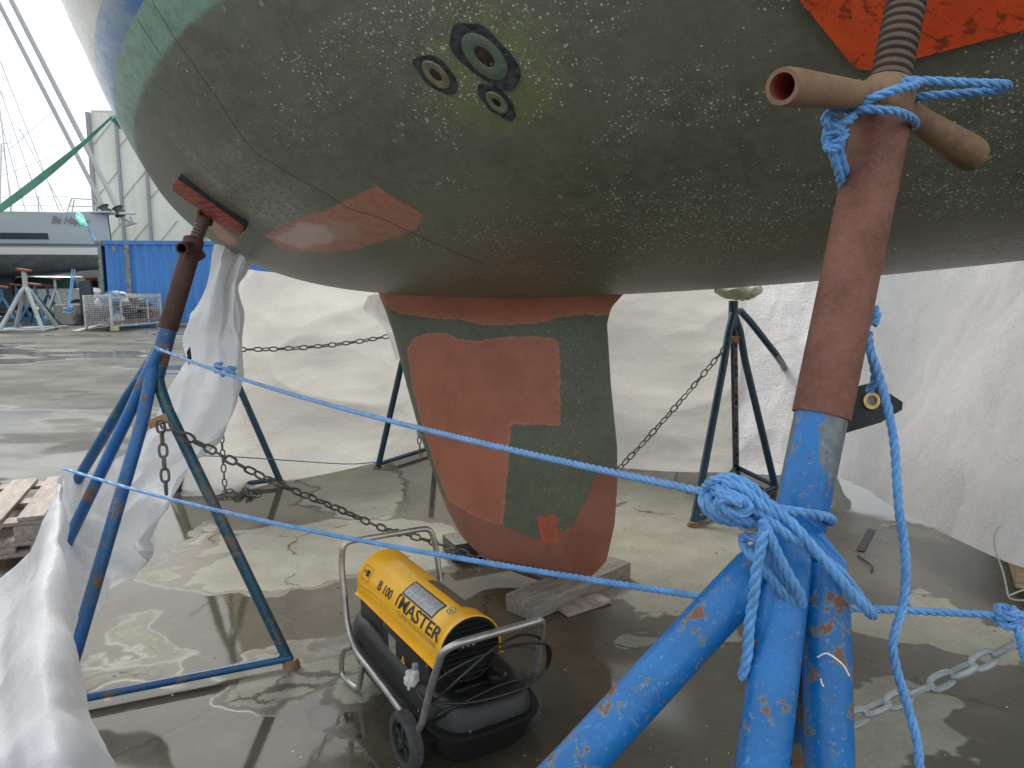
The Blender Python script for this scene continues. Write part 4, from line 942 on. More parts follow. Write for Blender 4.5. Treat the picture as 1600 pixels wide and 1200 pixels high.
b = MB(); b.box((.385, .045, .310), (.05, .010, .012), Matrix.Rotation(.4, 3, 'Z'), .002); b.build('grip', M['cable'], capo)
# body shell: yellow tube split at its flat lower edges
BC = Vector((0, -.055, .415)); BRAD = .118; X0, X1 = -.365, .385
def shell_prof(r, drop):
    """cross-section (y, z): round top, straight skirt down to a flanged edge"""
    pts = []
    for a in np.linspace(R(188), R(-8), 46): pts.append((math.cos(a) * r, math.sin(a) * r))
    return [(-r * 1.10, -r * .36), (-r * 1.01, -r * .34), (-r * 1.0, -r * .2)] + pts + [(r * 1.0, -r * .2), (r * 1.01, -r * .34), (r * 1.10, -r * .36)]
b = MB(); rows = []
for x_, r in ((X0, .116), (X0 + .004, .120), (X0 + .03, .120), (X0 + .034, .118), (-.2, .118), (0, .118), (.2, .118), (X1 - .02, .118), (X1 - .017, .1205), (X1 - .003, .1205), (X1, .117), (X1 - .012, .113)):
    rows.append([Vector((x_, BC.y + p[0], BC.z + p[1])) for p in shell_prof(r, 0)])
b.grid(rows); inner = [[Vector((v.x, BC.y + (v.y - BC.y) * .975, BC.z + (v.z - BC.z) * .975)) for v in r][::-1] for r in rows[1:-2]]; b.grid(inner); b.build('shell', M['yellow'], H_, angle=40)
# pressed side ribs of the shell
b = MB()
for k in range(2):
    z_ = BC.z - .012 + k * .022; pts = []
    for x_ in np.linspace(X0 + .02, -.12 + .04 * k, 12):
        dz = z_ - BC.z + .012 * math.sin((x_ + .3) * 9); yy = -math.sqrt(max(.118 ** 2 - dz ** 2, 0)); pts.append((x_, BC.y + yy + .0008, BC.z + dz))
    b.tube(pts, .0032, 8)
b.build('side_rib', M['yellow'], H_)
# outlet end, dark inside; lower duct; intake grill with louvres
b = MB(); b.tube([(X0 - .004, BC.y, BC.z), (X0 + .10, BC.y, BC.z)], .100, 36, hollow=.004); b.build('outlet_pipe', M['grill'], H_)
b = MB(); b.disc((X0 + .09, BC.y, BC.z), (-1, 0, 0), .10, 0, 32); b.build('burner_plate', M['brown_pl'], H_)
b = MB(); b.disc((X1 - .03, BC.y, BC.z - .003), (1, 0, 0), .116, 0, 40); b.tube([(X1 - .03, BC.y, BC.z), (X1 - .004, BC.y, BC.z)], .112, 44, hollow=.006, cap=False)
for i in range(13):
    z_ = -.105 + .0175 * i; hw_ = math.sqrt(max(.110 ** 2 - z_ ** 2, 0)); b.box((X1 - .012, BC.y, BC.z + z_), (.016, 2 * hw_, .0035), Matrix.Rotation(.55, 3, 'Y'))
gr = b.build('intake_grill', M['grill'], H_, False)
b = MB(); b.box((X1 - .001, BC.y - .012, BC.z + .022), (.006, .075, .030), None, .003); b.build('badge_plate', M['cable'], gr)
b = MB()
for k, y_ in enumerate((-.032, -.012, .008)): b.box((X1 + .003, BC.y + y_, BC.z + .024), (.002, .009, .012), Matrix.Rotation(.2, 3, 'X'), .0005)
b.build('badge_mark', M['silver'], gr)
# black control housing under the shell, with panel, sticker, triangle, thermostat knob and socket
b = MB(); b.box((.0, BC.y, .318), (.70, .225, .112), None, .006); b.box((-.32, BC.y, .26), (.03, .18, .12), None, .004); b.box((.34, BC.y + .02, .262), (.09, .16, .05), None, .01); b.build('control_housing', M['black'], H_, angle=30)
ys = BC.y - .1135
b = MB(); b.box((.12, ys - .006, .312), (.40, .010, .112), None, .003); pn = b.build('control_panel', M['cable'], H_, angle=30)
for q in ((-.065, .358), (.305, .358), (-.065, .266), (.305, .266)): b = MB(); b.tube([(q[0], ys - .010, q[1]), (q[0], ys - .014, q[1])], .004, 10); b.build('screw', M['chrome'], pn)
b = MB(); b.box((.010, ys - .0125, .300), (.066, .002, .074), None, 0); b.build('sticker', M['silver'], pn, False)
b = MB()
for i in range(6): b.box((.012, ys - .0142, .310 - i * .008), (.048 - .01 * (i % 3), .0012, .0022))
b.build('sticker_print', M['ink_grey'], pn, False)
b = MB(); b.add([(.086, ys - .013, .272), (.118, ys - .013, .272), (.102, ys - .013, .302), (.086, ys - .011, .272), (.118, ys - .011, .272), (.102, ys - .011, .302)], [(0, 1, 2), (3, 5, 4), (0, 3, 4, 1), (1, 4, 5, 2), (2, 5, 3, 0)]); tri = b.build('warning_triangle', M['yellow'], pn, False)
b = MB(); b.add([(.1005, ys - .0142, .278), (.1035, ys - .0142, .278), (.1035, ys - .0142, .294), (.1005, ys - .0142, .294)], [(0, 1, 2, 3)]); b.build('mark', M['ink'], tri, False)
b = MB(); b.box((.215, ys - .026, .275), (.062, .030, .036), Matrix.Rotation(.1, 3, 'Y'), .007); b.box((.198, ys - .030, .258), (.030, .034, .030), None, .006); b.box((.236, ys - .024, .297), (.020, .024, .030), None, .005); b.tube([(.215, ys - .03, .27), (.212, ys - .036, .235)], .009, 10); b.build('white_plug', M['white_pl'], H_, angle=40)
b = MB(); b.box((.226, ys - .018, .318), (.024, .02, .026), None, .003); b.build('switch', M['silver'], pn)
# stickers on the shell
def on_shell(x_, s_, lift=.0012, side=-1):
    """s_ = arc length from the top of the shell, towards side"""
    a = s_ / .118; return Vector((x_, BC.y + side * math.sin(a) * (.118 + lift), BC.z + math.cos(a) * (.118 + lift)))
def shell_patch(name, x0, x1, s0, s1, mat, lift=.0012, par=H_, n=10):
    b = MB(); b.grid([[on_shell(x0 + (x1 - x0) * i / 4, s0 + (s1 - s0) * j / n, lift) for j in range(n + 1)] for i in range(5)]); return b.build(name, mat, par)
stk = shell_patch('instruction_sticker', .02, .255, .030, .088, M['silver']); shell_patch('sticker_border', .012, .263, .024, .094, M['ink'], .0008)
b = MB(); rr_ = random.Random(3)
for i in range(3):
    for j in range(7):
        if rr_.random() < .8:
            x_ = .04 + j * .030; s_ = .040 + i * .016; b.grid([[on_shell(x_ + dx, s_ + ds, .0017) for ds in (0, .006)] for dx in (0, .004, .016)])
b.build('sticker_print', M['galv'], stk)
shell_patch('dark_plate', .03, .30, -.075, -.012, M['brown_pl'])
b = MB(); c_ = on_shell(.300, .028, .0015); nn = (c_ - Vector((.300, BC.y, BC.z))).normalized(); b.disc(c_, nn, .019, 0, 24); rs = b.build('round_sticker', M['cream'], H_); b = MB(); b.disc(c_ + nn * .0006, nn, .017, .014, 24); b.disc(c_ + nn * .0006, nn, .008, .004, 12); b.build('round_print', M['ink'], rs)
def text_mesh(txt, size, bold=0, shear=0, extrude=0):
    cu = bpy.data.curves.new('t', 'FONT'); cu.body = txt; cu.size = size; cu.offset = bold; cu.shear = shear; cu.resolution_u = 3; cu.extrude = extrude
    o = bpy.data.objects.new('t', cu); COL.objects.link(o); dg = bpy.context.evaluated_depsgraph_get(); me = bpy.data.meshes.new_from_object(o.evaluated_get(dg))
    vs = [v.co.copy() for v in me.vertices]; fs = [tuple(p.vertices) for p in me.polygons]; bpy.data.objects.remove(o); bpy.data.meshes.remove(me); bpy.data.curves.remove(cu); return vs, fs
def shell_text(name, txt, x0, s_base, height, width, mat, bold=0, lift=.0016):
    vs, fs = text_mesh(txt, 1.0, bold); bm = bmesh.new(); bv = [bm.verts.new(v) for v in vs]
    for f in fs:
        try: bm.faces.new([bv[i] for i in f])
        except ValueError: pass
    for k in range(1, 9): bmesh.ops.bisect_plane(bm, geom=bm.verts[:] + bm.edges[:] + bm.faces[:], plane_co=(0, k * .085, 0), plane_no=(0, 1, 0))
    bm.verts.index_update(); vs = [v.co.copy() for v in bm.verts]; fs = [[v.index for v in f.verts] for f in bm.faces]; bm.free(); w_ = max(v.x for v in vs) - min(v.x for v in vs); h_ = max(v.y for v in vs); mn = min(v.x for v in vs)
    b = MB(); b.add([on_shell(x0 + (v.x - mn) / w_ * width, s_base - v.y / h_ * height, lift) for v in vs], fs); return b.build(name, mat, H_, False)
shell_text('lettering', 'B 100', -.165, .142, .036, .125, M['ink'], .02)
shell_text('lettering', 'MASTER', .034, .142, .046, .325, M['ink'], .018)
b = MB(); b.grid([[on_shell(.006 + dx, s_, .0016) for s_ in np.linspace(.096, .142, 8)] for dx in (0, .010)]); b.grid([[on_shell(.006 + dx, s_, .0016) for s_ in (.096, .102)] for dx in (0, .022)]); b.build('lettering_mark', M['ink'], H_, False)
shell_text('lettering', 'CLIMATE SOLUTIONS', .035, .164, .015, .315, M['ink_grey'], 0)
shell_text('lettering', 'kW', X0 + .045, .125, .014, .026, M['ink'], .02)
b = MB(); b.grid([[on_shell(X0 + .078 + dx, s_, .0016) for s_ in np.linspace(.108, .130, 5)] for dx in (0, .012, .020)]); b.tube([on_shell(X0 + .078, s_, .001) for s_ in np.linspace(.106, .133, 6)], .003, 6); b.build('burner_mark', M['ink'], H_, False)
b = MB()
for (xa, sa), (xb, sb) in (((X0 + .035, .095), (X0 + .11, .095)), ((X0 + .11, .095), (X0 + .11, .150)), ((X0 + .11, .150), (X0 + .035, .150)), ((X0 + .035, .150), (X0 + .035, .095))): b.tube([on_shell(xa + (xb - xa) * t, sa + (sb - sa) * t, .0004) for t in np.linspace(0, 1, 5)], .0010, 5)
b.build('sticker_border', M['ink'], H_)
# tube frame: rails along the tank, a tall arch at the back, a push handle at the front
def smooth_tube(name, pts, r, mat, par, step=.012, n=16):
    """straight runs with rounded corners"""
    pts = [Vector(p) for p in pts]; out = [pts[0]]
    for i in range(1, len(pts) - 1):
        a, p, c = pts[i - 1], pts[i], pts[i + 1]; k = min(.055, (p - a).length * .45, (c - p).length * .45); s0 = p + (a - p).normalized() * k; s1 = p + (c - p).normalized() * k
        for t in np.linspace(0, 1, 9): out.append(s0 * (1 - t) ** 2 + p * 2 * t * (1 - t) + s1 * t * t)
    out.append(pts[-1]); b = MB(); b.tube(out, r, n); return b.build(name, mat, par, angle=60)
yl, yr = -.235, .195
smooth_tube('back_arch', [(.10, yl, .170), (-.22, yl, .185), (-.335, yl + .005, .240), (-.40, yl + .01, .50), (-.395, yl + .02, .585), (-.37, yr - .03, .585), (-.36, yr - .01, .50), (-.31, yr, .22), (-.2, yr, .185), (.10, yr, .170)], .0125, M['chrome'], H_)
smooth_tube('front_handle', [(.10, yl, .170), (.335, yl, .150), (.375, yl, .20), (.43, yl + .01, .36), (.50, yl + .015, .505), (.53, yl + .05, .535), (.53, yr - .07, .535), (.49, yr - .03, .500), (.42, yr, .32), (.36, yr, .17), (.10, yr, .170)], .0125, M['chrome'], H_)
smooth_tube('rear_foot', [(-.27, yl, .19), (-.36, yl - .012, .14), (-.385, yl - .012, .022), (-.30, yl, .014), (-.24, yl + .01, .016), (-.20, yl + .01, .12), (-.20, yl + .02, .185)], .011, M['chrome'], H_)
smooth_tube('rear_foot', [(-.27, yr, .19), (-.36, yr + .012, .14), (-.385, yr + .012, .022), (-.30, yr, .014), (-.24, yr - .01, .016), (-.20, yr - .01, .12), (-.20, yr - .02, .185)], .011, M['chrome'], H_)
b = MB()
for s_ in (yl - .008, ): 
    for q in ((-.36, .30), (-.385, .40), (.45, .40), (.40, .28), (.12, .168), (-.1, .178)): b = MB(); b.tube([(q[0], s_ - .002, q[1]), (q[0], s_ - .006, q[1])], .0035, 8); b.build('frame_screw', M['cable'], H_)
# axle and wheels
XW, ZW = .285, .100
b = MB(); b.tube([(XW, yl - .03, ZW), (XW, yr + .03, ZW)], .008, 10); b.tube([(XW, yl, ZW), (XW - .04, yl + .006, .165)], .008, 8); b.tube([(XW, yr, ZW), (XW - .04, yr - .006, .165)], .008, 8); b.build('axle', M['chrome'], H_)
def wheel(yc, out):
    b = MB(); rows = []
    prof = [(-.022, .070), (-.024, .078), (-.024, .090), (-.020, .098), (-.010, .100), (0, .0985), (.010, .100), (.020, .098), (.024, .090), (.024, .078), (.022, .070)]
    for k in range(48):
        a = 2 * math.pi * k / 48; rr__ = [(y_, r_ * (1.0 if (r_ < .097 or k % 2) else .975)) for y_, r_ in prof]
        rows.append([Vector((XW + math.cos(a) * r_, yc + y_, ZW + math.sin(a) * r_)) for y_, r_ in rr__])
    rows.append(rows[0]); b.grid(rows); b.grid([r[::-1] for r in [[Vector((XW + math.cos(a) * q, yc + y_, ZW + math.sin(a) * q)) for y_, q in ((-.022, .070), (.022, .070))] for a in np.linspace(0, 2 * math.pi, 49)]])
    wo = b.build('wheel', M['tyre'], H_, angle=40)
    b = MB(); b.tube([(XW, yc - .021, ZW), (XW, yc + .021, ZW)], .022, 20); b.tube([(XW, yc + out * .026, ZW), (XW, yc + out * .012, ZW)], [.012, .016], 16)
    for k in range(5):
        a = 2 * math.pi * k / 5 + .3; d = Vector((math.cos(a), 0, math.sin(a))); c = Vector((XW, yc + out * .010, ZW)) + d * .043
        b.box(c, (.058, .012, .020), Matrix.Rotation(-a, 3, 'Y'), .003)
    b.tube([(XW, yc - .016, ZW), (XW, yc + .016, ZW)], .0705, 40, hollow=.010); b.build('rim', M['hub'], wo, angle=40)
wheel(yl - .018, -1); wheel(yr + .022, 1)
# mains cable coiled over the intake end
b = MB(); cpts = [(.22, ys - .02, .262), (.30, yl + .03, .25), (.42, yl + .02, .30), (.49, -.14, .40), (.50, -.02, .47), (.49, .10, .475), (.46, .20, .40), (.44, .215, .30), (.46, .15, .272), (.49, .02, .285), (.47, -.12, .288), (.42, -.21, .30), (.43, -.20, .37), (.48, -.08, .44), (.505, .06, .455), (.48, .19, .41), (.45, .225, .33), (.44, .19, .280), (.43, .05, .285), (.45, -.10, .282), (.43, -.20, .25), (.40, -.19, .215)]
b.tube(path(cpts, .008), .0048, 10); b.build('mains_cable', M['cable'], H_)

# ================================================================== PALLETS AT THE LEFT
def pallet(loc, rz, mat, label, rot=0, group='wooden pallets beside the sheets'):
    t = empty('pallet', loc, rz, label, 'pallet', group)
    for i in range(7):
        b = MB(); b.box((-.53 + i * .177, 0, .133), (.125 if i % 2 else .115, .80, .022), Matrix.Rotation(random.uniform(-.012, .012), 3, 'Z'), .003); b.build('top_board', mat, t, angle=30)
    for y_ in (-.35, 0, .35):
        b = MB(); b.box((0, y_, .111), (1.2, .10, .020), None, .003); b.build('stringer', mat, t, angle=30)
        for x_ in (-.53, 0, .53): b = MB(); b.box((x_, y_, .062), (.14, .10, .076), None, .003); b.build('block', mat, t, angle=30)
        b = MB(); b.box((0, y_, .012), (1.2, .10, .022), None, .003); b.build('bottom_board', mat, t, angle=30)
    return t
pc_ = G(20, 790, .42); rzp = R(22)
for k, (dx, dy, dr) in enumerate(((0, 0, 0), (.03, -.02, .03), (-.02, .02, -.02))):
    pallet((pc_.x - .40 + dx, pc_.y - .05 + dy, .144 * k), rzp + dr, M['pallet'], ['weathered pallet at the bottom of the stack left of the bow stand', 'weathered pallet in the middle of the stack left of the bow stand', 'weathered pallet on top of the stack left of the bow stand'][k])
pr = P(1640, 800, 3.9)
for k in range(4): pallet((pr.x + .40, pr.y + .2, .05 + .144 * k), R(62) + .03 * k, M['pallet_new'], ['pale pallet lowest in the stack at the right edge beyond the sheet', 'pale pallet second lowest in the stack at the right edge beyond the sheet', 'pale pallet second from top in the stack at the right edge', 'pale pallet topmost in the stack at the right edge beyond the sheet'][k])
# black strap and small scraps on the wet floor
b = MB(); q = [G(1362, 830, .004), G(1355, 845, .004), G(1345, 858, .004)]; 
b.tube(path([G(1340, 868, .006), G(1352, 876, .008), G(1362, 884, .01), G(1362, 893, .006)], .01), .005, 6); s_ = (G(1362, 828) - G(1344, 862)); nx = Vector((s_.y, -s_.x, 0)).normalized() * .022
b.add([G(1362, 828) + nx + Vector((0, 0, .006)), G(1344, 862) + nx + Vector((0, 0, .006)), G(1344, 862) - nx + Vector((0, 0, .007)), G(1362, 828) - nx + Vector((0, 0, .007))], [(0, 1, 2, 3)])
tag(b.build('strap', M['rubber'], None), 'short black strap lying on the wet floor right of the foreground stand', 'strap')
b = MB(); rr_ = random.Random(5)
for k in range(90):
    gx = rr_.uniform(40, 1580); gy = 760 + 440 * rr_.random() ** .8; q = G(gx, gy, .002); s_ = rr_.uniform(.0015, .0045); a = rr_.random() * 3
    vs = [q + Vector((math.cos(a + t) * s_ * rr_.uniform(.6, 1.2), math.sin(a + t) * s_ * rr_.uniform(.5, 1.1), rr_.uniform(.001, .004))) for t in (0, 1.2, 2.5, 3.8, 5)]
    b.add(vs, [(0, 1, 2, 3, 4)])
tag(b.build('paint_flakes', simple('pale_flakes', (.55, .54, .50), .7), None, False), 'tiny pale paint flakes and grit scattered over the concrete', 'paint flakes', kind='stuff')

# ================================================================== BACKGROUND YARD
M['cont'] = None
def container_mat():
    m = Mat('blue_container_paint', .5, 0, .4); n = m.noise(1.2, 5, .6); st = m.noise(3, 5, .6, m.scale((3, 3, .4))); x, y, z = m.xyz()
    k = m.mix((n * .5 + st * .5).step(.35, .65), (.07, .24, .60), (.05, .19, .50)); rust = (m.noise(4, 5, .7) * .6 + (.5 - z * .5).max(0.0)).step(.72, .85)
    m.color(m.mix(rust * .7, k, (.16, .10, .07))); return m.m
M['cont'] = container_mat(); M['cgrey'] = rusty('weathered_corner_steel', (.25, .26, .26), (.12, .12, .12), (.2, .1, .06), .6)
cA = G(164, 507); CL = 12.19; crz = R(9); CH, CW = 2.55, 2.44
ct = empty('shipping_container', tuple(cA), crz, 'blue corrugated shipping container standing behind the wire cage', 'container')
b = MB(); rows_a = []; x = .15; pts = []
while x < CL - .15:
    pts += [(x, 0), (x + .07, 0), (x + .14, .036), (x + .21, .036), ]; x += .28
b.grid([[Vector((px_, .03 + d, z_)) for px_, d in pts] for z_ in (.15, CH - .10)]); b.build('side_wall', M['cont'], ct, angle=15)
b = MB(); b.grid([[Vector((px_, CW - .03 - d, z_)) for px_, d in pts][::-1] for z_ in (.15, CH - .10)]); b.build('side_wall', M['cont'], ct, angle=15)
b = MB(); b.box((CL / 2, CW / 2, CH - .03), (CL - .1, CW - .1, .04)); b.build('roof', M['cont'], ct)
for z_ in (.08, CH - .06):
    for y_ in (.03, CW - .03): b = MB(); b.box((CL / 2, y_, z_), (CL, .06, .12 if z_ > 1 else .16)); b.build('rail', M['cont'], ct)
for x_ in (.0, CL): 
    for y_ in (.03, CW - .03):
        b = MB(); b.box((x_, y_, CH / 2), (.10, .09, CH), None, .01); p_ = b.build('corner_post', M['cgrey'], ct)
        for z_ in (.07, CH - .07): b = MB(); b.box((x_, y_, z_), (.18, .14, .14), None, .02); b.build('corner_casting', M['cgrey'], p_)
b = MB(); b.box((.78, .0, CH / 2), (.13, .03, CH - .2)); b.build('door_post', M['cgrey'], ct)
b = MB(); b.box((-.02, CW / 2, CH / 2), (.05, CW - .2, CH - .3)); for_ = b.build('end_door', M['cont'], ct)
for y_ in (.4, .8, 1.5, 2.0): b = MB(); b.tube([(-.07, y_, .15), (-.07, y_, CH - .15)], .018, 8); b.build('lock_rod', M['galv'], for_)
b = MB(); b.box((.42, -.005, CH - .25), (.10, .01, .16)); b.build('vent_cover', M['cgrey'], ct)
# wire cage full of scrap
gA_ = G(176, 517); gB_ = G(252, 510); cg_d = gB_ - gA_; cw_ = cg_d.length; cgz = math.atan2(cg_d.y, cg_d.x)
M['zinc'] = simple('zinc_wire', (.48, .49, .48), .5, .2, .2, 10); M['jw'] = simple('white_scrap', (.62, .62, .60), .6, 0, .3, 4); M['jb'] = simple('blue_scrap', (.10, .18, .28), .6, 0, .3, 4); M['jg'] = simple('dark_scrap', (.06, .075, .07), .7, 0, .4, 4); M['jr'] = simple('brown_scrap', (.28, .14, .09), .7, 0, .3, 4)
cg = empty('wire_cage', tuple(gA_), cgz, 'grey wire mesh cage pallet full of scrap before the blue container', 'cage')
cH = .95; cD = .9
def mesh_panel(par, o, u, v, nu, nv, r=.006):
    b = MB(); o, u, v = Vector(o), Vector(u), Vector(v)
    for i in range(nu + 1): b.tube([o + u * (i / nu), o + u * (i / nu) + v], r, 5, cap=False)
    for j in range(nv + 1): b.tube([o + v * (j / nv), o + v * (j / nv) + u], r, 5, cap=False)
    return b.build('mesh_panel', M['zinc'], par)
mesh_panel(cg, (0, 0, .14), (cw_, 0, 0), (0, 0, cH - .14), 20, 12, .0045); mesh_panel(cg, (0, cD, .14), (cw_, 0, 0), (0, 0, cH - .14), 24, 15); mesh_panel(cg, (0, 0, .14), (0, cD, 0), (0, 0, cH - .14), 16, 15); mesh_panel(cg, (cw_, 0, .14), (0, cD, 0), (0, 0, cH - .14), 16, 15)
for x_ in (0, cw_):
    for y_ in (0, cD): b = MB(); b.box((x_, y_, cH / 2), (.06, .06, cH + .02), None, .005); b.build('post', M['zinc'], cg)
for x_ in (cw_ * .18, cw_ * .72): b = MB(); b.box((x_, -.02, .52), (.05, .03, .75)); b.build('upright', M['zinc'], cg)
for z_ in (.13, .24, .9): b = MB(); b.box((cw_ / 2, -.02, z_), (cw_, .03, .05)); b.build('rail', M['zinc'] if z_ != .24 else M['jr'], cg)
for x_ in (.08, cw_ - .08): b = MB(); b.box((x_, 0, .05), (.18, .14, .10), None, .01); b.build('foot', simple('yellowed_block', (.55, .46, .22), .7), cg)
def lump(mb, c, r, seed):
    bm = bmesh.new(); bmesh.ops.create_icosphere(bm, subdivisions=2, radius=1)
    mb.add([Vector((v.co.x * r[0], v.co.y * r[1], v.co.z * r[2])) * (1 + .45 * noise.noise(v.co * 2 + Vector((seed, 0, 0)))) + Vector(c) for v in bm.verts], [[v.index for v in f.verts] for f in bm.faces]); bm.free()
rr_ = random.Random(11)
cgM = Matrix.Translation(gA_) @ Matrix.Rotation(cgz, 4, 'Z')
for nm, mt, lab, cnt in (('scrap_bag', 'jw', 'white plastic bags heaped in the wire cage', 9), ('scrap_cloth', 'jb', 'blue cloths heaped in the wire cage', 7), ('scrap_metal', 'jg', 'dark scrap lumps heaped in the wire cage', 12), ('scrap_wood', 'jr', 'brown scrap pieces heaped in the wire cage', 6)):
    b = MB()
    for k in range(cnt):
        x_ = rr_.uniform(.15, cw_ - .15); lump(b, cgM @ Vector((x_, rr_.uniform(.15, cD - .15), rr_.uniform(.28, .98 - .15 * abs(x_ / cw_ - .6)))), (rr_.uniform(.12, .32), rr_.uniform(.10, .24), rr_.uniform(.08, .18)), k)
    if nm == 'scrap_metal':
        for k in range(24):
            a_ = Vector((rr_.uniform(.1, cw_ - .1), rr_.uniform(.1, cD), rr_.uniform(.3, 1.0))); b.tube([cgM @ a_, cgM @ (a_ + Vector((rr_.uniform(-.5, .5), rr_.uniform(-.2, .2), rr_.uniform(-.05, .12))))], .010, 5)
    tag(b.build(nm, M[mt], None), lab, 'scrap', kind='stuff')
# boards and the long pale bar on the ground
def lying(name, a, c, w_, h_, mat, label, cat):
    d = c - a; b = MB(); b.box((0, 0, h_ / 2), (d.length, w_, h_), None, .004); o = b.build(name, mat, None); o.location = (a + c) / 2; o.rotation_euler = (0, 0, math.atan2(d.y, d.x)); return tag(o, label, cat)
lying('long_bar', G(-60, 523), G(106, 513), .12, .09, M['grey_alu'], 'long pale bar lying on the ground before the background boat stands', 'bar')
lying('plank', G(118, 519), G(168, 506), .22, .04, M['pallet'], 'brown plank lying beside the wire cage', 'plank'); lying('plank', G(136, 516), G(172, 512), .15, .04, M['timber'], 'short grey plank lying against the wire cage', 'plank'); lying('plank', G(250, 512), G(330, 504), .3, .05, M['timber'], 'pale plank on the ground right of the wire cage', 'plank')
# concrete blocks
def cblock(pa, pb, h_, d_, label):
    a, c = G(*pa), G(*pb); dd = c - a; b = MB(); wd = dd.length
    b.rrloft([(0, wd / 2 * .93, d_ / 2 * .93), (.02, wd / 2, d_ / 2), (h_ - .03, wd / 2, d_ / 2), (h_, wd / 2 - .03, d_ / 2 - .03)], 6, p=14)
    o = b.build('concrete_block', M['cblock'], None, angle=30); o.location = (a + c) / 2 + Vector((0, d_ / 2, 0)); o.rotation_euler = (0, 0, math.atan2(dd.y, dd.x)); tag(o, label, 'concrete block', 'concrete anchor blocks'); return o
def cbm():
    m = Mat('stained_concrete_block', .85); n = m.noise(.9, 4, .6); n2 = m.noise(7, 5); m.color(m.mix(n.step(.48, .53), m.mix(n2, (.30, .28, .24), (.22, .21, .18)), (.10, .10, .09))); m.bump(n2, .4, .01); return m.m
M['cblock'] = cbm()
cblock((88, 509), (124, 506), .62, .8, 'trapezoid concrete block with blue rope knotted to it'); cblock((124, 500), (146, 499), .62, .8, 'concrete block behind the dark rudder'); cblock((146, 495), (160, 494), .55, .7, 'concrete block close to the container corner')

# big grey yacht
def yhull(name, xs, x_bow, D, zt, mat, hb, zbot, parent, rake=0, nose=1.6, L_=13, Dd=0):
    """hull running left from its bow: x = along (bow at 0, stern at -L)"""
    b = MB(); rows = []
    for i in range(40):
        t = (i / 39) ** 1.6; x_ = -t * L_; bw = hb * (1 - (1 - min(t * 1.5, 1)) ** 2.0) ** .75 + .03; zb_ = zbot[0] + (zbot[1] - zbot[0]) * (1 - (1 - min(t * 2.2, 1)) ** nose) + zbot[2] * max(t - .5, 0) ** 2; row = []
        for k in range(25):
            a = math.pi * k / 24 ; c = math.cos(a); s_ = math.sin(a); z_ = zt + .0 * t - (zt - zb_) * (s_ ** .62); y_ = bw * (abs(c) ** .42) * (1 if c > 0 else -1)
            row.append(Vector((x_ + (rake * (1 - t) ** 6 * (z_ - zb_) / max(zt - zb_, .1)), -y_ * (.86 + .14 * (z_ - zb_) / (zt - zb_)), z_)))
        rows.append(row)
    b.grid(rows); b.f.append(tuple(range(39 * 25, 40 * 25))); b.m.append(0); b.grid([[r[0], r[-1]] for r in rows]); return b.build(name, mat, parent, angle=50)
def grey_hull():
    m = Mat('grey_yacht_paint', .3, 0, .5); x, y, z = m.xyz(); n = m.noise(.7, 4, .55, m.scale((.5, 1, 2))); n2 = m.noise(3, 5, .6, m.scale((1, 1, 3)))
    k = m.mix(n.step(.3, .7), (.42, .46, .49), (.37, .41, .44)); k = m.mix(z.step(2.56, 2.54), k, (.12, .14, .16)); k = m.mix(z.step(2.47, 2.46), k, (.33, .36, .38)); k = m.mix(z.step(2.42, 2.41), k, (.72, .72, .70)); k = m.mix(z.step(2.19, 2.18), k, m.mix(n2.step(.4, .6), (.085, .10, .105), (.12, .135, .13))); m.color(k); return m.m  # topside grey lightened: washed-out distance haze is put into the paint colour
yD = 26.5; yb = P(174, 343, yD); 
ya = empty('yacht', (yb.x, yb.y, 0), R(-6), 'large grey yacht on stands with a handwritten name and anchor on its bow', 'yacht', 'yachts laid up in the background')
ztop = P(100, 334, yD).z
yhull('hull', 0, 0, yD, ztop, grey_hull(), 2.1, (1.75, 1.42, -.3), ya, rake=-.12, nose=2.6)
M['ygrey'] = simple('pale_deck', (.5, .51, .5), .5); M['steel'] = simple('stainless_tube', (.45, .46, .46), .3, .7); M['winglass'] = simple('dark_window', (.035, .05, .06), .15)
def yside(x_, z_):
    t = (-x_ / 13) ; tp_ = t ** 1.0; bw = 2.1 * (1 - (1 - min(tp_ * 1.5, 1)) ** 2.0) ** .75 + .03; zb_ = 1.75 + (1.42 - 1.75) * (1 - (1 - min(tp_ * 2.2, 1)) ** 2.6) + -.3 * max(tp_ - .5, 0) ** 2
    q = min(max((ztop - z_) / (ztop - zb_), 0), 1); s1 = q ** (1 / .62); c1 = math.sqrt(max(1 - s1 * s1, 0)); return -bw * c1 ** .42 * (.86 + .14 * (1 - q))
wz0, wz1 = P(20, 372, yD - 1.6).z, P(20, 362, yD - 1.6).z; wx1 = P(43, 367, yD - 1.9).x - yb.x
b = MB(); b.grid([[Vector((x_, yside(x_, z_) - .012, z_)) for z_ in np.linspace(wz0, wz1, 4)] for x_ in np.linspace(wx1 - 3.2, wx1, 14)]); b.build('hull_window', M['winglass'], ya)
b = MB(); b.box((-.0, -.05, ztop + .0), (1.8, .14, .09), None, .03); b.box((-.6, -.1, ztop + .03), (1.6, .6, .05), None, .02); b.build('bowsprit', M['ygrey'], ya)
b = MB(); ya_inv = ya
def yp(px, py, dd=yD, off=0): q = P(px, py, dd); qq = q - Vector((yb.x, yb.y, 0)); c, s_ = math.cos(R(6)), math.sin(R(6)); return Vector((qq.x * c - qq.y * s_, qq.x * s_ + qq.y * c, q.z))
for w_ in ([(104, 334), (112, 310), (148, 312), (153, 318), (146, 333)], [(108, 322), (150, 323)], [(112, 333), (116, 312)], [(148, 334), (151, 319)], [(104, 334), (108, 322), (112, 310)]): b.tube([yp(*q) for q in w_], .022, 6); b.tube([yp(q[0], q[1], yD + 1.6) for q in w_], .022, 6)
b.build('pulpit', M['steel'], ya)
b = MB()
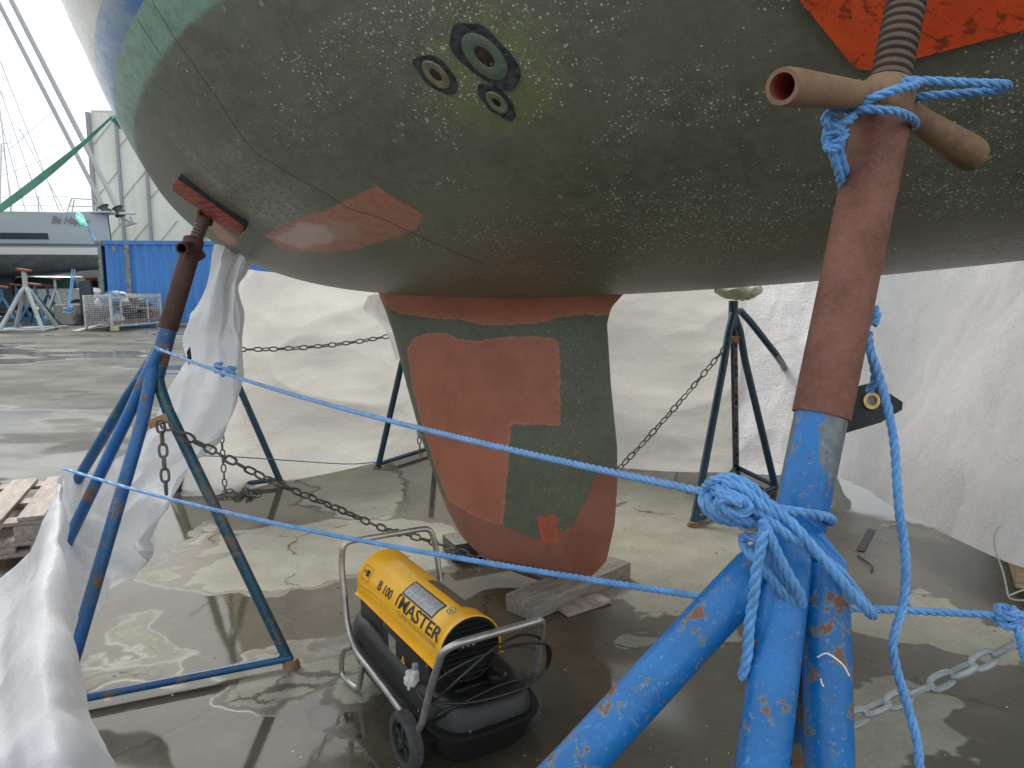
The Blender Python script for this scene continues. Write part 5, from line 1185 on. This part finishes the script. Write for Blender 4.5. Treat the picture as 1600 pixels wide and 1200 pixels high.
for q0, q1 in (((0, 309), (110, 307)), ((0, 322), (108, 320))): b.tube([yp(*q0), yp(*q1)], .010, 5)
for x_ in (16, 60): b.tube([yp(x_, 333), yp(x_, 307)], .018, 5)
b.build('guard_rail', M['steel'], ya)
b = MB(); b.tube([yp(188, 340), yp(200, 345), yp(206, 350)], .035, 8); b.tube([yp(199, 353), yp(207, 346), yp(203, 339)], .03, 8)
fl_ = [yp(196, 354), yp(214, 349), yp(204, 345)]; b.add([Vector(v) + Vector((0, k, 0)) for k in (-.06, .06) for v in fl_], [(0, 1, 2), (3, 5, 4), (0, 3, 4, 1), (1, 4, 5, 2), (2, 5, 3, 0)]); b.build('anchor', M['galv'], ya)
for (x0, y0, x1, y1), w_ in (((-20, -30, 163, 326), .075), ((2, -30, 185, 328), .085)):
    b = MB(); b.tube([yp(x1, y1), yp(x0, y0)], w_, 10); fs = b.build('forestay', simple('furled_sail', (.42, .43, .43), .6), ya)
    b = MB(); q = yp(x1, y1); dd_ = (yp(x0, y0) - q).normalized(); b.tube([q - dd_ * .22, q - dd_ * .2, q - dd_ * .10, q - dd_ * .08, q + dd_ * .04, q + dd_ * .08, q + dd_ * .1], [.09, .19, .19, .12, .12, .19, .10], 16); b.build('furler_drum', M['jg'], fs)
    b = MB(); b.tube([q, q - Vector((0, 0, .5))], .02, 6); b.build('turnbuckle', M['steel'], fs)
vs, fs = text_mesh('Be Happy', 1.0, .004, .45); wn_ = max(v.x for v in vs) - min(v.x for v in vs); b = MB(); xa, xb = yp(103, 352).x, yp(151, 352).x; zt_ = P(103, 352, yD).z
tv = []
for v in vs:
    k = (v.x) / wn_; x_ = xa + (xb - xa) * k; z_ = zt_ + .02 + v.y * .36 * (1 - .1 * k); tv.append(Vector((x_, yside(x_, z_) - .02, z_)))
b.add(tv, fs); b.build('name_lettering', simple('dark_lettering', (.16, .17, .18), .5), ya, False)
# keel of the grey yacht
b = MB(); b.rrloft([(.25, 1.1, .12, -4.9, 0), (.5, 1.1, .16, -4.9, 0), (1.0, .9, .14, -4.8, 0), (1.8, 1.0, .16, -4.7, 0)], 6, p=3); b.build('keel', simple('near_black_keel', (.03, .035, .04), .6), ya)
# green strap tied to its rail and blue lashing
b = MB(); gm = simple('green_webbing', (.34, .92, .74), .6, 0, .15, 8); M['green'] = gm
s0 = P(121, 334, yD - 1.9); b.tube([s0, P(124, 342, yD - 2.4), P(131, 350, yD - 2.5), P(136, 354, yD - 2.5)], [.05, .10, .10, .04], 8); b.tube([P(121, 333, yD - 2.3), P(128, 338, yD - 2.4), P(133, 350, yD - 2.5)], .05, 8)
tag(b.build('strap', gm, None), 'green strap hanging over the side of the grey yacht', 'strap')
b = MB(); b.tube([P(138, 357, 24.3), P(144, 369, 24.3)], .03, 6); b.tube([P(144, 369, 24.3), P(150, 378, 24.2)], .05, 8); tag(b.build('lashing', M['rope_far'], None), 'pale blue lashing running down to the container corner', 'lashing')
# second yacht behind, white with a red line and dark bottom
def white_hull():
    m = Mat('white_hull_red_line', .35); x, y, z = m.xyz(); k = m.mix(z.step(1.38, 1.36), (.55, .55, .53), (.45, .08, .06)); k = m.mix(z.step(1.26, 1.24), k, (.06, .025, .02)); k = m.mix(z.step(1.1, 1.05), k, (.03, .035, .04)); m.color(k); return m.m
y2 = empty('yacht', tuple(Vector((-14.0, 33.0, 0))), R(0), 'white yacht with red line and dark bottom behind the grey yacht', 'yacht', 'yachts laid up in the background')
yhull('hull', 0, 0, 33, 3.0, white_hull(), 1.8, (1.2, .8, -.3), y2, nose=1.2)
b = MB(); r_ = [[Vector((P(px_, py_, 23.6).x + 14.0, P(px_, py_, 23.6).y - 33, P(px_, py_, 23.6).z)) + Vector((0, k, 0)) for (px_, py_) in ((124, 440), (141, 437), (145, 458), (144, 492), (139, 500), (132, 494), (127, 475))] for k in (-.06, .06)]
b.add(r_[0] + r_[1], [tuple(range(7)), tuple(range(7, 14))[::-1]] + [(i, (i + 1) % 7, (i + 1) % 7 + 7, i + 7) for i in range(7)]); b.build('rudder', simple('dark_rudder', (.03, .045, .06), .6), y2)
b = MB(); b.rrloft([(.3, .9, .12, -3.3, 0), (1.2, 1.1, .15, -3.2, 0)], 6, p=3); b.build('keel', simple('dark_keel', (.03, .03, .035), .6), y2)
# mast and stand copies in the background
def small_stand(loc, h_, sp, mat, label, rz=0, r=.03):
    st = empty('boat_stand', loc, rz, label, 'boat stand', 'boat stands in the background yard')
    b = MB(); b.tube([(0, 0, h_ * .68), (0, 0, h_)], r * 1.2, 10); b.build('column', mat, st)
    b = MB(); b.box((0, 0, h_ + .03), (.34, .2, .06), Matrix.Rotation(.15, 3, 'Y'), .01); b.build('pad', M['jred'], st)
    for k in range(4):
        a = math.pi / 4 + k * math.pi / 2; f = Vector((math.cos(a) * sp, math.sin(a) * sp, 0)); b = MB(); b.tube([(0, 0, h_ * .74), f * .12 + Vector((0, 0, h_ * .68)), f], r, 10); b.build('leg', mat, st)
    for k in range(4):
        a, c = math.pi / 4 + k * math.pi / 2, math.pi / 4 + (k + 1) * math.pi / 2; b = MB(); b.tube([(math.cos(a) * sp, math.sin(a) * sp, .06), (math.cos(c) * sp, math.sin(c) * sp, .06)], r * .6, 6); b.build('base_bar', mat, st)
    return st
M['jred'] = simple('red_pad', (.28, .06, .04), .7); M['stgrey'] = simple('grey_stand_steel', (.36, .39, .38), .5, 0, .2, 3); M['stblue'] = simple('blue_stand_steel', (.03, .11, .22), .5, 0, .3, 3)
for px_, py_, hh, sp, mt, lab, rr__, r in ((46, 517, 1.62, .78, 'stgrey', 'tall grey boat stand on the left nearest the pale bar', .2, .055), (8, 512, 1.15, .55, 'stblue', 'blue boat stand at the left edge under the grey yacht', .5, .035), (60, 508, 1.2, .6, 'stblue', 'blue boat stand right behind the tall grey stand', .1, .035), (91, 500, 1.35, .5, 'stgrey', 'small grey boat stand behind the trapezoid concrete block', .4, .035), (30, 500, 1.15, .5, 'stblue', 'blue boat stand between the left edge and the tall grey stand', .7, .032), (78, 496, 1.1, .5, 'stblue', 'blue boat stand between the two grey stands', .3, .032)):
    q = G(px_, py_); small_stand((q.x, q.y, 0), hh, sp, M[mt], lab, rr__, r)
# long mooring straps down to the concrete block
b = MB(); b.tube([P(113, 421, 23.6), P(107, 480, 22.9)], .02, 6); b.tube([P(117, 421, 23.6), P(108, 480, 22.9)], .02, 6); rope_mesh(b, knot(P(107, 484, 22.6), .11, 3, 9), .018); tag(b.build('rope', M['rope_far'], None), 'pair of blue lines hanging down to the trapezoid concrete block', 'rope')
# parked white car beyond the stands
cq = G(60, 492); cr = empty('parked_car', (cq.x + .5, cq.y, 0), R(8), 'small white parked car behind the background stands', 'car')
b = MB(); rows = []
for y_, s_ in ((-.86, .94), (-.80, 1), (.80, 1), (.86, .94)):
    prof = [(-2.0, .35), (-2.05, .75), (-1.9, .92), (-1.2, .98), (1.3, 1.0), (1.95, .88), (2.05, .6), (2.0, .3)]; rows.append([Vector((x_ * s_, y_, z_)) for x_, z_ in prof])
b.grid(rows); b.f += [(0, 1, 2, 3, 4, 5, 6, 7), tuple(range(24, 32))[::-1]]; b.m += [0, 0]; b.build('body', simple('white_car_paint', (.75, .76, .76), .25), cr)
b = MB(); b.rrloft([(.96, 1.35, .80, .05, 0), (1.40, .95, .66, .1, 0)], 6, p=8); b.build('window', simple('car_glass', (.06, .11, .10), .1), cr)
b = MB(); b.rrloft([(1.40, .97, .68, .1, 0), (1.45, .85, .60, .1, 0)], 6, p=8); b.build('roof', simple('white_car_roof', (.75, .76, .76), .25), cr)
for x_ in (-1.25, 1.3):
    for y_ in (-.8, .8):
        b = MB(); b.tube([(x_, y_ - .1, .31), (x_, y_ + .1, .31)], .31, 24); wl = b.build('wheel', M['tyre'], cr); b = MB(); b.tube([(x_, y_ - .11, .31), (x_, y_ + .11, .31)], .18, 16); b.build('rim', M['stgrey'], wl)
# storage hall behind the container
def hall_mat():
    m = Mat('cream_hall_cladding', .7); n = m.noise(.5, 5, .6); st = m.noise(1.3, 5, .6, m.scale((2, 2, .12))); m.color(m.mix((n * .4 + st * .6).step(.35, .65), (.78, .77, .68), (.66, .65, .57))); return m.m  # cladding colour lightened to stand in for haze over the far yard
hA = G(190, 497); hall = empty('storage_hall', (hA.x - .0, 31.5, 0), R(4), 'tall cream fabric storage hall with grey posts behind the container', 'hall')
hx = P(189, 375, 31.9); HH = P(174, 190, 31.9).z; x0h = P(174, 190, 31.9).x - hA.x
b = MB(); b.box((15 + x0h, 6, HH / 2), (30, 12, HH)); b.build('wall', hall_mat(), hall, False)
b = MB(); b.box((15 + x0h, 6, HH + .06), (29.8, 11.8, .1)); b.build('roof', simple('hall_roof', (.5, .5, .46), .7), hall, False)
for i in range(14):
    x_ = x0h + .04 + i * 1.05 if i < 3 else x0h + .04 + 2.1 + (i - 2) * 2.1
    b = MB(); b.box((x_, -.06, HH / 2), (.10 if i else .14, .12, HH)); b.build('post', simple('dark_hall_post', (.30, .31, .32), .5) if i == 0 else bpy.data.materials['dark_hall_post'], hall, False)
for i in range(9):
    x_ = x0h + .1 + 1.05 * i
    for k in range(4):
        z0_ = .5 + k * 2.0; b = MB(); b.tube([(x_, -.03, z0_), (x_ + 1.0, -.03, z0_ + 1.15)], .012, 5); b.build('brace', bpy.data.materials['dark_hall_post'], hall)
b = MB(); b.box((12 + x0h, -.6, .6), (.01, .01, .01)); 
lq = P(176, 207, 31.2); b = MB(); lo_ = lq - Vector((hA.x, 31.5, 0)); b.box(lo_, (.55, .3, .35), Matrix.Rotation(.3, 3, 'Y'), .04); b.tube([lo_ + Vector((0, .2, .1)), lo_ + Vector((.1, .5, .8)), lo_ + Vector((-.1, .5, 1.3))], .03, 6); b.build('floodlight', M['galv'], hall)
# masts and rigging far away
M['mast'] = simple('pale_mast', (.62, .64, .66), .5); ns_ = 0
for (x0, y0, x1, y1, D, lab, sp) in ((18, 330, -6, 120, 60, 'faint distant mast leaning at the left edge above the grey yacht', None), (0, 330, 2, 225, 48, 'short thick distant mast at the left edge', (0, 225, 18, 223)), (93, 330, 0, 95, 70, 'thin distant mast with spreader crossing the sky left of the green strap', (10, 238, 95, 163)), (66, 330, 0, 140, 75, 'very thin distant mast slanting behind the green strap', (0, 276, 92, 240)), (40, 330, 0, 185, 75, 'thin slanting distant mast nearest the grey yacht window', None), (100, 330, 30, 200, 80, 'faint slanting distant mast ending beside the pulpit', (30, 202, 37, 211))):
    o = empty('distant_mast', tuple(P(x0, y0, D)), 0, lab, 'mast', 'masts of distant boats'); og = P(x0, y0, D)
    b = MB(); b.tube([P(x0, y0, D) - og, P(x1, y1, D) - og], .05, 6); b.build('pole', M['mast'], o)
    if sp: b = MB(); b.tube([P(sp[0], sp[1], D) - og, P(sp[2], sp[3], D) - og], .03, 5); b.build('spreader', M['mast'], o)
    b = MB(); b.tube([P(x0 - 30, 332, D + 1) - og, P(x1 + 4, y1 + 5, D + 1) - og], .018, 4); b.tube([P(x0 + 22, 332, D - 1) - og, P(x1 + 2, y1 + 3, D - 1) - og], .018, 4); b.build('shroud', M['mast'], o)
# the green strap from the boat's rail down to the left
b = MB(); a0, a1 = P(174, 184, 3.35), P(-60, 372, 2.5)
for k in (0, 1):
    e = Vector((0, 0, .018 * k)); rows = []
    for i in range(20):
        t = i / 19; p = a0.lerp(a1, t) - Vector((0, 0, (.004 + .016 * k) * math.sin(math.pi * t))); a = t * 2.2 + k; dv_ = Vector((0, math.cos(a), math.sin(a))) * .010; rows.append([p - dv_, p - dv_ + Vector((.001, 0, .002)), p + dv_ + Vector((.001, 0, .002)), p + dv_])
    b.grid(rows, True)
b.tube([a0, P(180, 190, 3.4), P(188, 199, 3.45)], .010, 6)
tag(b.build('strap', gm, None), 'green webbing strap stretched from the bow down across the sky to the left', 'strap')
# bright far quay and low shore behind everything
b = MB(); rows = []
for i in range(90):
    x_ = -240 + i * 6; rows.append([Vector((x_, 230, 0)), Vector((x_, 236, 3 + 2.5 * abs(noise.noise(Vector((i * .13, 0, 0)))) + 1.2 * noise.noise(Vector((i * .7, 3, 0))))), Vector((x_, 250, 0))])
b.grid(rows); tag(b.build('hills', simple('low_far_shore', (.20, .22, .18), .9), None), 'low green grey shore on the horizon', 'shore', kind='structure')
